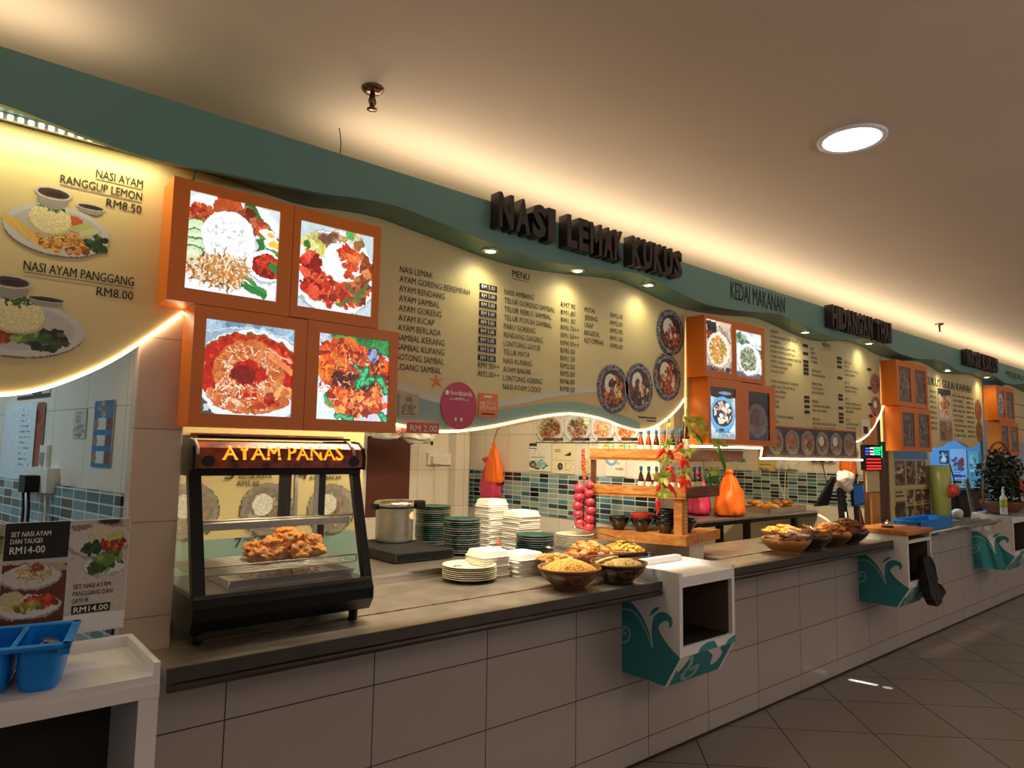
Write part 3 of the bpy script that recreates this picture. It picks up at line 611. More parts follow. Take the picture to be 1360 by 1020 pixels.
# ================================================================ picture light boxes
def lightbox(x0, x1, z0, z1, px0, px1, pz0, pz1, pic, label, m='backlit', yf=-.10, yb=.028):
    t = E('picture_lightbox', ((x0 + x1) / 2, yf, z0), label, 'light box', 'orange picture light boxes over the counters')
    b = MB(); y = yf + .012
    b.box(x0, x1, y, yb, z0, z1); b.build('cabinet', 'orange', t)
    fr = MB()
    fr.box(x0, x1, yf, y, pz1, z1); fr.box(x0, x1, yf, y, z0, pz0); fr.box(x0, px0, yf, y, pz0, pz1); fr.box(px1, x1, yf, y, pz0, pz1)
    fr.build('door_frame', 'orange', t)
    MB().box(x0 + .002, x1 - .002, y - .0015, y + .001, z0 + .002, z1 - .002).build('seam', 'seam', t)
    pic.mesh('picture', m, t, (px0, y - .005, pz0), (px1 - px0, 0, 0), (0, 0, pz1 - pz0))
    return t
def pic_nasi():
    p = Pic(140, 152, (214, 224, 226), 31); p.ell(.45, .45, .72, .62, (236, 240, 240)); 
    for k in range(5): p.line(.62 + .02 * k, 1.0 - .04 * k, 1.02, .62 - .05 * k, .09, (34 + 12 * k, 104 + 10 * k, 40))
    p.line(.6, .14, .86, .05, .07, (40, 120, 54)); p.line(.55, .25, .86, .1, .05, (60, 140, 66)); p.rect(.68, .84, .5, .66, (48, 120, 58), .1)
    p.blobs(60, .13, .80, .13, .08, .02, .04, [(176, 60, 26), (206, 92, 44), (150, 44, 20)])
    p.blobs(60, .42, .90, .13, .09, .03, .06, [(120, 34, 18), (170, 70, 30), (200, 100, 56)]); p.blobs(50, .62, .84, .10, .10, .03, .05, [(150, 60, 36), (110, 40, 24), (190, 110, 80)]); p.blobs(26, .76, .76, .10, .08, .02, .05, [(200, 96, 60), (160, 60, 36)])
    for k in range(4): p.ell(.06, .64 - .09 * k, .14, .085, (70, 130, 66), .1); p.ell(.06, .64 - .09 * k, .12, .068, (206, 228, 180), .1, .04); p.ell(.06, .64 - .09 * k, .07, .03, (226, 238, 204), .1)
    p.ell(.88, .72, .11, .05, (244, 240, 226), -.3); p.ell(.90, .72, .05, .026, (244, 190, 70), -.3); p.ell(.94, .62, .11, .07, (246, 242, 230)); p.ell(.95, .62, .06, .042, (246, 200, 70))
    p.ell(.45, .58, .30, .29, (206, 212, 214)); p.ell(.44, .60, .29, .28, (242, 244, 244), 0, .03); p.blobs(150, .44, .58, .26, .25, .008, .02, [(255, 255, 255), (226, 230, 232), (250, 250, 250)])
    p.ell(.86, .36, .24, .18, (180, 190, 196)); p.ell(.86, .37, .23, .165, (250, 250, 250)); c = p.mask(.88, .37, .19, .13); p.ell(.88, .37, .19, .13, (140, 24, 14)); p.blobs(60, .88, .37, .16, .1, .015, .04, [(176, 30, 16), (120, 16, 10), (206, 60, 36)], c); p.ell(.98, .36, .09, .04, (40, 120, 60), -.7)
    p.straws(210, .32, .22, .29, .14, .16, .016, [(176, 110, 46), (206, 150, 84), (130, 76, 30), (226, 190, 140), (240, 220, 190)]); p.straws(60, .45, .28, .22, .13, .2, .014, [(240, 216, 180), (196, 130, 60)])
    return p
def pic_sambal():
    p = Pic(132, 144, (196, 216, 222), 32); p.ell(.47, .46, .60, .53, (170, 182, 186)); p.ell(.48, .47, .58, .51, (236, 240, 240)); p.blobs(14, .72, .86, .14, .1, .03, .07, [(210, 170, 80), (90, 160, 90), (230, 230, 220), (140, 90, 50)])
    p.blobs(22, .22, .76, .16, .1, .04, .08, [(206, 200, 90), (60, 110, 40), (232, 226, 150)]); p.blobs(26, .42, .84, .13, .08, .04, .07, [(150, 110, 84), (190, 150, 120), (110, 76, 56)])
    p.blobs(60, .15, .50, .12, .17, .03, .06, [(196, 40, 30), (226, 90, 60), (150, 24, 20)]); p.blobs(160, .52, .25, .42, .18, .025, .055, [(186, 60, 26), (210, 100, 50), (140, 40, 18), (200, 44, 30), (226, 140, 80)])
    p.blobs(70, .88, .50, .12, .24, .03, .06, [(176, 90, 50), (130, 56, 26), (206, 130, 76)]); p.blobs(50, .22, .24, .16, .1, .03, .06, [(196, 36, 24), (150, 20, 16), (222, 80, 50)])
    for k in range(6): p.line(.50 + .05 * k, .08 + .02 * k, .86 + .02 * k, .18 + .05 * k, .03, (96, 110, 50))
    p.line(.66, .35, .84, .16, .05, (90, 104, 50)); p.ell(.56, .60, .26, .23, (222, 232, 230)); p.ell(.55, .62, .25, .22, (246, 250, 248), 0, .03); p.blobs(60, .66, .72, .13, .10, .02, .045, [(222, 70, 30), (240, 120, 60), (200, 50, 24)]); p.blobs(24, .68, .55, .09, .12, .02, .04, [(220, 90, 50), (200, 60, 30)])
    p.straws(40, .68, .72, .13, .1, .1, .014, [(240, 130, 70), (206, 60, 30)]); return p
def pic_prawn():
    p = Pic(150, 150, (140, 176, 200), 33); p.blobs(20, .5, .95, .6, .1, .03, .1, [(120, 156, 184), (168, 196, 214)]); p.ell(.5, .48, .78, .48, (206, 224, 232)); p.ell(.5, .49, .76, .46, (150, 176, 190)); p.rect(0, .16, 0, .14, (60, 80, 80)); p.rect(.03, .10, .02, .08, (200, 206, 200)); p.ell(.56, .42, .66, .52, (226, 234, 236))
    p.ell(.52, .48, .60, .42, (150, 70, 20)); p.ell(.52, .47, .59, .405, (176, 26, 12), 0, .08); p.blobs(110, .5, .55, .55, .36, .01, .03, [(206, 50, 20), (150, 16, 8), (226, 100, 50)])
    # two curled prawns
    for cx, cy, rx, ry, a0, a1, w in [(.50, .46, .30, .26, -.9, 3.9, .20), (.52, .22, .40, .12, 3.3, 6.1, .15)]:
        for k in range(60):
            a = a0 + (a1 - a0) * k / 59; s = k % 9
            p.ell(cx + rx * math.cos(a), cy + ry * math.sin(a), w * .56 * (1 - .2 * abs(k / 59 - .5)), w * .5, (214 - 5 * s, 118 - 4 * s, 60 - 3 * s), a, .05)
        p.straws(190, cx, cy, rx * 1.15, ry * 1.2, .09, .012, [(244, 190, 150), (226, 140, 90), (190, 84, 40), (250, 220, 190)], ~p.mask(cx, cy + .0, rx * .62, ry * .55) & p.mask(cx, cy, rx * 1.3, ry * 1.4))
    p.ell(.44, .44, .14, .10, (120, 16, 8)); p.ell(.80, .72, .07, .06, (226, 60, 30)); p.line(.74, .68, .99, .5, .07, (222, 130, 80)); p.line(.70, .74, .98, .62, .03, (236, 170, 130))
    p.blobs(30, .84, .24, .16, .12, .03, .06, [(214, 110, 50), (186, 70, 30), (236, 160, 100)]); p.blobs(20, .70, .12, .2, .06, .02, .04, [(150, 16, 8), (200, 60, 30)], p.mask(.52, .47, .59, .4)); return p
def pic_friedred():
    p = Pic(132, 150, (206, 212, 222), 34); p.straws(60, .1, .96, .2, .1, .1, .02, [(180, 186, 200), (230, 232, 240)]); p.ell(.10, .15, .5, .3, (226, 240, 240))
    p.blobs(26, .5, .95, .3, .06, .04, .09, [(40, 130, 60), (70, 160, 80), (30, 100, 46)]); p.blobs(20, .92, .92, .12, .08, .04, .09, [(40, 150, 80), (60, 130, 60)])
    for n, x, y, rx, ry, cs in [(130, .35, .78, .33, .16, [(214, 70, 24), (240, 110, 40), (150, 40, 16)]), (130, .22, .58, .22, .16, [(240, 130, 40), (226, 90, 26), (190, 60, 20)]), (150, .75, .62, .26, .22, [(170, 50, 20), (226, 90, 36), (110, 30, 16)]), (190, .55, .24, .42, .18, [(206, 56, 20), (236, 100, 40), (150, 36, 14), (250, 150, 70)]), (60, .5, .48, .3, .1, [(110, 30, 14), (60, 26, 20)])]:
        p.blobs(n, x, y, rx, ry, .025, .06, cs)
    p.straws(150, .5, .5, .5, .42, .06, .012, [(250, 180, 110), (120, 30, 14), (240, 120, 50)])
    for a, b, c, d, w in [(.56, .42, .68, .62, .10), (.62, .44, .78, .52, .08), (.60, .58, .50, .66, .05), (.86, .52, .98, .36, .09), (.9, .08, 1.0, .02, .1), (.3, .04, .5, .02, .07), (.12, .26, .2, .16, .06)]:
        p.line(a, b, c, d, w, (20, 110, 60)); p.line(a, b, c, d, w * .45, (70, 190, 130))
    p.blobs(30, .76, .80, .05, .04, .02, .05, [(90, 96, 150), (170, 180, 220), (60, 50, 80)]); return p
lightbox(.517, .914, 2.086, 2.490, .568, .866, 2.132, 2.456, pic_nasi().organic(.008, .08), 'orange light box with glowing rice dome, cucumber and fried anchovies picture')
lightbox(.916, 1.266, 2.088, 2.490, .943, 1.236, 2.130, 2.445, pic_sambal().organic(.013, .12), 'orange light box with glowing plate of rice and red sambal and long beans picture')
lightbox(.603, .984, 1.690, 2.084, .641, .939, 1.732, 2.042, pic_prawn().organic(.012, .12), 'orange light box with glowing curled prawns in red gravy picture, above the food warmer')
lightbox(.986, 1.360, 1.690, 2.086, 1.032, 1.322, 1.731, 2.045, pic_friedred().organic(.014, .16), 'orange light box with glowing red fried chicken and green curry leaves picture')
def pic_b(seed, bg, food, rim=(236, 226, 206), x=.5, y=.42, r=.46, ex=None):
    p = Pic(66, 90, bg, seed); p.blobs(30, .5, .5, .7, .7, .05, .12, [np.array(bg) * .8, np.array(bg) * 1.1]); 
    if ex == 'pot': p.rect(.08, .42, .72, .97, (36, 24, 22), .1); p.ell(.2, .92, .2, .05, (30, 40, 50)); p.line(.5, .9, .98, .6, .05, (150, 120, 110)); p.blobs(14, .15, .7, .12, .08, .03, .06, [(80, 30, 34), (120, 50, 50)]); p.blobs(30, .5, .04, .5, .06, .03, .07, [(60, 40, 30), (110, 84, 70)])
    if ex == 'green': p.line(.0, .86, 1, .55, .16, (110, 140, 110)); p.line(.2, .9, 1, .6, .05, (60, 110, 60)); p.blobs(14, .2, .85, .2, .1, .03, .08, [(70, 120, 70), (150, 170, 160)]); p.rect(0, 1, 0, .12, (100, 84, 84))
    if ex == 'bowl': p.ell(.5, .92, .7, .13, (20, 22, 26)); p.ell(.6, .9, .25, .03, (120, 150, 170)); p.ell(.5, .47, .48, .36, (60, 140, 190)); p.ell(.5, .48, .47, .34, (110, 176, 220)); p.ell(.5, .50, .40, .26, (40, 46, 60)); p.blobs(70, .5, .51, .32, .2, .03, .07, food, p.mask(.5, .5, .38, .25)); p.rect(.35, .55, .14, .2, (40, 70, 90)); p.blobs(30, .5, .03, .5, .06, .03, .07, [(170, 190, 180), (130, 160, 170)]); return p
    p.ell(x, y, r, r * .78, np.array(rim) * .7); p.ell(x, y + .015, r * .97, r * .75, rim); c = p.mask(x, y, r * .8, r * .62); p.blobs(110, x - .05, y, r * .7, r * .55, .025, .06, food, c); p.straws(80, x, y, r * .6, r * .5, .1, .014, food, c)
    return p.organic(.012, .12)
g = 'of the second stall group'
lightbox(3.437, 3.755, 2.086, 2.456, 3.460, 3.738, 2.128, 2.437, pic_b(41, (214, 190, 170), [(230, 150, 70), (240, 190, 120), (120, 150, 60), (214, 120, 50)], ex='pot'), 'orange light box with pink lit noodle plate picture, upper left ' + g)
lightbox(3.757, 4.120, 2.086, 2.458, 3.784, 4.088, 2.115, 2.410, pic_b(42, (226, 238, 240), [(150, 160, 120), (90, 120, 60), (206, 206, 190), (120, 110, 80)], (250, 252, 252), .52, .40, ex='green'), 'orange light box with bright white noodle plate picture, upper right ' + g)
lightbox(3.468, 3.838, 1.686, 2.084, 3.496, 3.768, 1.720, 2.030, pic_b(43, (190, 214, 230), [(230, 210, 190), (206, 170, 140), (60, 50, 60), (246, 236, 226)], ex='bowl'), 'orange light box with blue bowl of noodles picture, lower left ' + g)
lightbox(3.840, 4.240, 1.686, 2.080, 3.915, 4.170, 1.720, 2.030, pic_b(44, (44, 42, 48), [(120, 84, 64), (90, 60, 46), (160, 130, 110)], (136, 128, 124), .45, .40), 'orange light box with dark unlit fish plate picture, lower right ' + g, 'unlit')
def pic_dull(seed):
    p = Pic(30, 44, (120, 104, 88), seed); p.ell(.5, .5, .46, .42, (140, 126, 110)); p.blobs(60, .5, .5, .4, .36, .04, .1, [(110, 90, 70), (130, 112, 96), (96, 80, 66), (146, 134, 120)]); return p
g3 = 'in the unlit third stall group'
for k, (a, b2, c2_, d, lab) in enumerate([(6.297, 6.66, 2.074, 2.472, 'upper left'), (6.662, 7.02, 2.074, 2.472, 'upper right'), (6.345, 6.70, 1.680, 2.070, 'lower left'), (6.702, 7.06, 1.680, 2.070, 'lower right')]):
    lightbox(a, b2, c2_, d, a + .05, b2 - .045, c2_ + .04, d - .05, pic_dull(50 + k), 'orange light box with faded grey plate picture, ' + lab + ' ' + g3, 'unlit')
for k, (a, b2, c2_, d, lab) in enumerate([(9.13, 9.46, 2.062, 2.462, 'upper left, showing a white plate,'), (9.462, 9.83, 2.062, 2.462, 'upper right'), (9.20, 9.55, 1.670, 2.060, 'lower left'), (9.552, 9.94, 1.670, 2.060, 'lower right')]):
    p = pic_dull(60 + k)
    if k == 0: p = pic_b(60, (150, 140, 130), [(150, 170, 170), (90, 110, 110), (206, 206, 200)], (226, 226, 222), .55, .5)
    lightbox(a, b2, c2_, d, a + .05, b2 - .045, c2_ + .04, d - .05, p, 'orange light box ' + lab + ' of the group above the potted plant', 'unlit')

# ================================================================ raised and flat lettering on the fascia
def raised(words, label, z, cap, dep):
    x0 = words[0][1]; t = E('raised_sign', (x0, -.14, z), label, 'sign', 'raised dark sign letters on the teal fascia')
    for body, a0, a1 in words:
        n = len(body); wts = [.55 if c == 'I' else 1.25 if c == 'M' else 1.0 for c in body]; tot = sum(wts); x = a0
        for c, w in zip(body, wts):
            wd = (a1 - a0) * w / tot
            b = MB(); vs, fs = glyphs(c, .045, .5); gx0 = min(v[0] for v in vs); gx1 = max(v[0] for v in vs); gy0 = min(v[1] for v in vs); gy1 = max(v[1] for v in vs)
            b.add([(x + (v[0] - gx0) / (gx1 - gx0) * wd * .86, -.1402 - (v[2] + .5) * dep, z + (v[1] - gy0) / (gy1 - gy0) * cap) for v in vs], fs)
            b.build('letter', 'letter', t); x += wd
    return t
raised([('NASI', 1.775, 2.12), ('LEMAK', 2.19, 2.60), ('KUKUS', 2.66, 3.10)], 'raised dark brown sign letters reading NASI LEMAK KUKUS on the fascia', 2.590, .155, .06)
raised([('HIDANGAN', 4.90, 5.60), ('THAI', 5.66, 5.97)], 'raised dark two word sign on the fascia over the second stall', 2.563, .165, .06)
raised([('NASI', 7.85, 8.25), ('KUKUS', 8.33, 8.88)], 'raised dark sign farthest along the fascia, over the third stall', 2.565, .160, .06)
def flat(body, a0, a1, z, cap, label):
    b = MB(); text(b, body, a0, a1, z, cap, lambda a, bb, d: (a, -.1415 + d, bb), .01); tag(b.build('fascia_lettering', 'ink', None, (a0, -.1415, z)), label, 'lettering')
flat('KEDAI MAKANAN', 3.66, 4.32, 2.583, .112, 'flat black letters KEDAI MAKANAN on the teal fascia')
flat('MENJUAL MAKANAN', 9.38, 10.9, 2.578, .070, 'flat black letters MENJUAL MAKANAN at the far end of the fascia')

# ================================================================ boards of the second, third and fourth stalls
b2c = smooth([(4.20, 1.832), (5.60, 1.832)], 2)[:1] + [(5.63, 1.832)] + smooth([(5.64, 1.77), (5.72, 1.752), (5.80, 1.757), (5.95, 1.80), (6.12, 1.89), (6.27, 2.01), (6.34, 2.09)], 5)
t = board('menu_board', 'cream menu board of the second stall with crowded small text', 3.442, 6.29, [(3.442, 1.832)] + [q if q[0] > 4.245 else (4.245, q[1]) for q in b2c if q[0] < 6.29])  # left part added out of view behind the boxes, blocks kitchen lamp light
led_edge(t, b2c[3:])
F = ink(.0275)
cols = [(4.43, ['TOMYAM', 'A NASI GORENG DAN TELUR', 'B GORENG', 'A NASI GORENG KAMPUNG', 'B NASI GORENG PATTAYA', 'A MEE GORENG MAMAK SPECIAL', 'B MEE GORENG BIASA', 'C BIHUN GORENG', 'D KUEY TEOW', '', 'NASI AYAM KUNYIT GORENG', 'NASI LALA TELUR MATA', 'DAGING MERAH', 'PAPRIK AYAM', 'SOTONG', 'DAGING', '', 'NASI TOMYAM CAMPUR', 'SAYUR'], .0355, 2.49),
        (5.02, ['SUP', 'AYAM', 'DAGING', 'TULANG', '', 'SUP SAYUR', 'TELUR BUNGKUS', '', 'NASI PUTIH', 'TELUR DADAR', 'SAYUR CAMPUR', '', 'KERABU', 'TOMYAM AYAM CAMPUR', 'IKAN TIGA RASA', '', 'MINUMAN', 'AIR SUAM DAN AIS KOSONG', 'TEH O AIS LIMAU BIASA', 'SIRAP BANDUNG'], .0335, 2.43),
        (5.58, ['HIDANGAN', 'SET A', 'NASI PUTIH TELUR', 'SAYUR CAMPUR', '', 'SET B', 'NASI AYAM MERAH', 'TOMYAM CAMPUR', '', 'SET C', 'DAGING MERAH NASI', 'TELUR DADAR SAYUR', 'AIR SIRAP', '', 'SET D', 'IKAN TIGA RASA', 'TELUR DADAR'], .0335, 2.38)]
for x, rows, st_, z in cols:
    mb = MB()
    for i, r in enumerate(rows):
        if r: text(mb, r, x, x + .0168 * len(r), z - st_ * i, .020, F, .004)
    mb.build('dish_names', 'ink', t)
mb = MB(); text(mb, 'MENU', 5.21, 5.35, 2.475, .036, F, .008); mb.box(5.20, 5.36, .027, .0275, 2.46, 2.463); mb.build('heading', 'ink', t)
for x, zs in [(4.90, [2.44, 2.38, 2.32, 2.29, 2.26, 2.23, 2.05, 2.02, 1.98, 1.94]), (5.46, [2.40, 2.37, 2.33, 2.24, 2.10, 2.07, 2.0, 1.95, 1.92, 1.89]), (6.02, [2.36, 2.20, 2.06, 1.96])]:
    for z in zs: MB().box(x, x + .075, .026, .0278, z, z + .022).build('price_sticker', 'ink', t)
for k, (x, z) in enumerate([(6.17, 2.26), (6.17, 2.06)]):
    plate(70 + k, 28, 28, (40, 36, 36), (150, 120, 110), [(150, 50, 40), (90, 30, 26), (190, 120, 90)], k == 1, .5, False).mesh('plate_picture', 'print', t, (x - .10, .0268, z - .085), (.20, 0, 0), (0, 0, .17), True)
MB().box(6.06, 6.15, .0268, .0278, 1.85, 2.0).build('orange_decal', 'orange_sticker', t)
MB().box(5.86, 6.02, .0266, .0278, 1.80, 1.94).build('white_decal', 'white_paper', t)
MB().box(5.90, 5.99, .0260, .0270, 1.82, 1.88).build('dark_decal', 'ink', t)
b3c = smooth([(6.95, 1.74), (7.5, 1.722), (7.75, 1.745), (8.0, 1.80), (8.161, 1.815), (8.4, 1.775), (8.63, 1.742), (8.9, 1.80), (9.19, 1.964), (9.30, 2.06)], 5)
t = board('menu_board', 'cream menu board of the third stall headed NASI KUKUS GULAI KAWAH', 6.302, 9.115, [(6.302, 1.76), (6.94, 1.75)] + [q for q in b3c if q[0] < 9.115])  # left part added behind the boxes, unseen, to block the blue lamp's leak
mb = MB(); text(mb, 'NASI KUKUS GULAI KAWAH', 7.03, 8.72, 2.345, .080, F, .012); mb.build('heading', 'ink', t)
for x0, x1, n in [(7.06, 7.38, 7), (7.46, 7.62, 8), (8.12, 8.5, 9), (8.55, 8.78, 9)]:
    mb = MB(); rng = random.Random(int(x0 * 100)); ws = ['NASI', 'AYAM', 'DAGING', 'IKAN', 'SAYUR', 'SOTONG', 'UDANG', 'TELUR', 'LAUK']; pr = x1 - x0 < .25
    for i in range(n): text(mb, ('RM%d.50' % (4 + i % 5)) if pr else ws[i], x0, x1 - (0 if pr else rng.uniform(0, .1)), 2.27 - .052 * i, .027, F, .006)
    mb.build('prices' if pr else 'dish_names', 'ink', t)
p = Pic(26, 40, (216, 206, 190), 81); p.blobs(30, .5, .9, .5, .1, .08, .14, [(40, 34, 36), (60, 54, 56)]); p.blobs(80, .5, .42, .32, .36, .05, .1, [(214, 130, 60), (236, 170, 100), (170, 90, 40), (226, 200, 170)]); p.mesh('dish_picture', 'print', t, (7.68, .0268, 2.02), (.36, 0, 0), (0, 0, .31))
p = Pic(20, 26, (150, 130, 110), 82); p.blobs(50, .5, .5, .4, .45, .05, .1, [(120, 84, 60), (176, 130, 90), (90, 60, 44)]); p.mesh('dish_picture', 'print', t, (7.70, .0268, 1.80), (.17, 0, 0), (0, 0, .20)); 
p = Pic(20, 26, (180, 150, 120), 83); p.blobs(50, .5, .5, .4, .45, .05, .1, [(186, 110, 60), (206, 150, 100), (130, 70, 40)]); p.mesh('dish_picture', 'print', t, (7.88, .0268, 1.80), (.17, 0, 0), (0, 0, .20))
for k, z in enumerate((2.17, 1.93)): plate(84 + k, 28, 28, (90, 60, 40), (150, 110, 70), [(150, 84, 44), (110, 60, 34), (180, 120, 70)], False, .5, False).mesh('plate_picture', 'print', t, (8.82, .0268, z - .12), (.22, 0, 0), (0, 0, .24), True)
t = board('menu_board', 'dim wood toned menu board at the far right edge of the stalls', 10.0, 12.4, [(10.0, 1.86), (11, 1.80), (12.4, 1.85)])
for z in (2.32, 2.16, 2.0): MB().box(10.02, 12.3, .0265, .0285, z, z + .006).build('plank_line', 'seam', t)

# long picture strip with a glowing lower edge in front of the second stall
t = E('picture_strip', (4.95, -.03, 1.60), 'long brown strip of plate pictures with glowing lower edge under the second menu', 'picture panel')
MB().box(4.245, 5.62, -.03, .028, 1.608, 1.828).build('panel', 'wood_dark', t)
MB().box(4.245, 5.62, -.034, -.03, 1.822, 1.830).build('top_trim', 'orange', t)
fd = [[(176, 110, 50), (150, 84, 36)], [(206, 110, 40), (176, 90, 40)], [(150, 76, 60), (190, 140, 110)], [(140, 60, 44), (170, 120, 100)], [(176, 120, 84), (120, 70, 50)], [(190, 140, 70), (150, 100, 60)]]
for k in range(6):
    x = 4.26 + k * .225
    plate(90 + k, 26, 30, (70, 64, 62), (150, 144, 136), fd[k], k in (3, 4), .48, True).mesh('plate_picture', 'print', t, (x, -.0315, 1.625), (.215, 0, 0), (0, 0, .185))
MB().tube([(3.34, -.062, 1.672), (4.13, -.062, 1.672), (4.13, -.050, 1.604), (5.70, -.040, 1.600)], .006, 8).build('led_strip', 'led', t)
# ================================================================ counters
ZC = .985
def counter(x0, x1, xo0, xo1, label, ybk):
    """steel worktop with a tray slide (xo0..xo1) standing out from the tiled front."""
    t = E('steel_counter', ((x0 + x1) / 2, .2, ZC), label, 'counter', 'steel serving counters')
    MB().box(x0, x1, 0, ybk, ZC - .031, ZC).build('worktop', 'steel_top', t)
    MB().box(xo0, xo1, -.268, -.0005, ZC - .02, ZC).build('tray_slide', 'steel_top', t)
    b = MB(); b.box(xo0, xo1, -.272, -.268, ZC - .030, ZC + .010); b.box(xo0, xo1, -.268, -.262, ZC + .004, ZC + .010); b.build('front_lip', 'steel_dark', t)
    MB().tube([(xo0 + .005, -.262, ZC - .046), (xo1 - .0, -.262, ZC - .046)], .013, 14).build('guide_rail', 'steel_dark', t)
    j = MB().box(x0, x1, .000, .006, ZC, ZC + .0025)
    for i in range(26):
        r = random.Random(i + int(x0 * 10)); x = r.uniform(x0 + .1, x1 - .1); j.box(x, x + r.uniform(.01, .05), -.003, .009, ZC, ZC + .0032)
    j.build('joint_strip', 'rust', t)
    n = max(1, int((xo1 - xo0) / 1.1))
    for i in range(1, n + 1):
        x = xo0 + (xo1 - xo0) * i / n - .05; b = MB()
        b.prism([(-.245, ZC - .0205), (-.001, ZC - .0205), (-.001, ZC - .10), (-.235, ZC - .05)], lambda a, z, d: (x + d, a, z), -.03, .03); b.build('bracket', 'steel_dark', t)
    return t
counter(.64, 3.565, .545, 2.80, 'nearest steel serving counter under the food warmer and noodle bowls', .50)
counter(3.745, 6.14, 3.305, 5.64, 'second steel serving counter with a row of brown food bowls', .45)
t = E('back_ledge', (2.1, .9, 0), 'raised steel ledge behind the nearest counter carrying plate stacks and the steamer', 'ledge')
MB().box(.64, 3.565, .502, 1.36, .94, 1.030).build('top', 'steel', t)
MB().box(.64, 3.565, .499, .502, 1.018, 1.031).build('edge_trim', 'chrome', t)
MB().box(.66, 3.55, .56, 1.34, 0, .94).build('cupboard', 'steel_dark', t)
t = E('steel_counter', (7.2, .2, ZC), 'third steel counter with a pipe tray slide, behind the blue basket', 'counter', 'steel serving counters')
MB().box(6.16, 14, 0, .45, ZC - .031, ZC).build('worktop', 'steel_top', t)
for y in (-.08, -.17, -.26): MB().tube([(6.16, y, 1.0), (8.38, y, 1.0)], .016, 12).build('tray_pipe', 'steel', t)
for x in (6.6, 7.4, 8.2):
    MB().prism([(-.28, .984), (-.001, .984), (-.001, .89), (-.27, .97)], lambda a, z, d: (x + d, a, z), -.03, .03).build('bracket', 'steel', t)

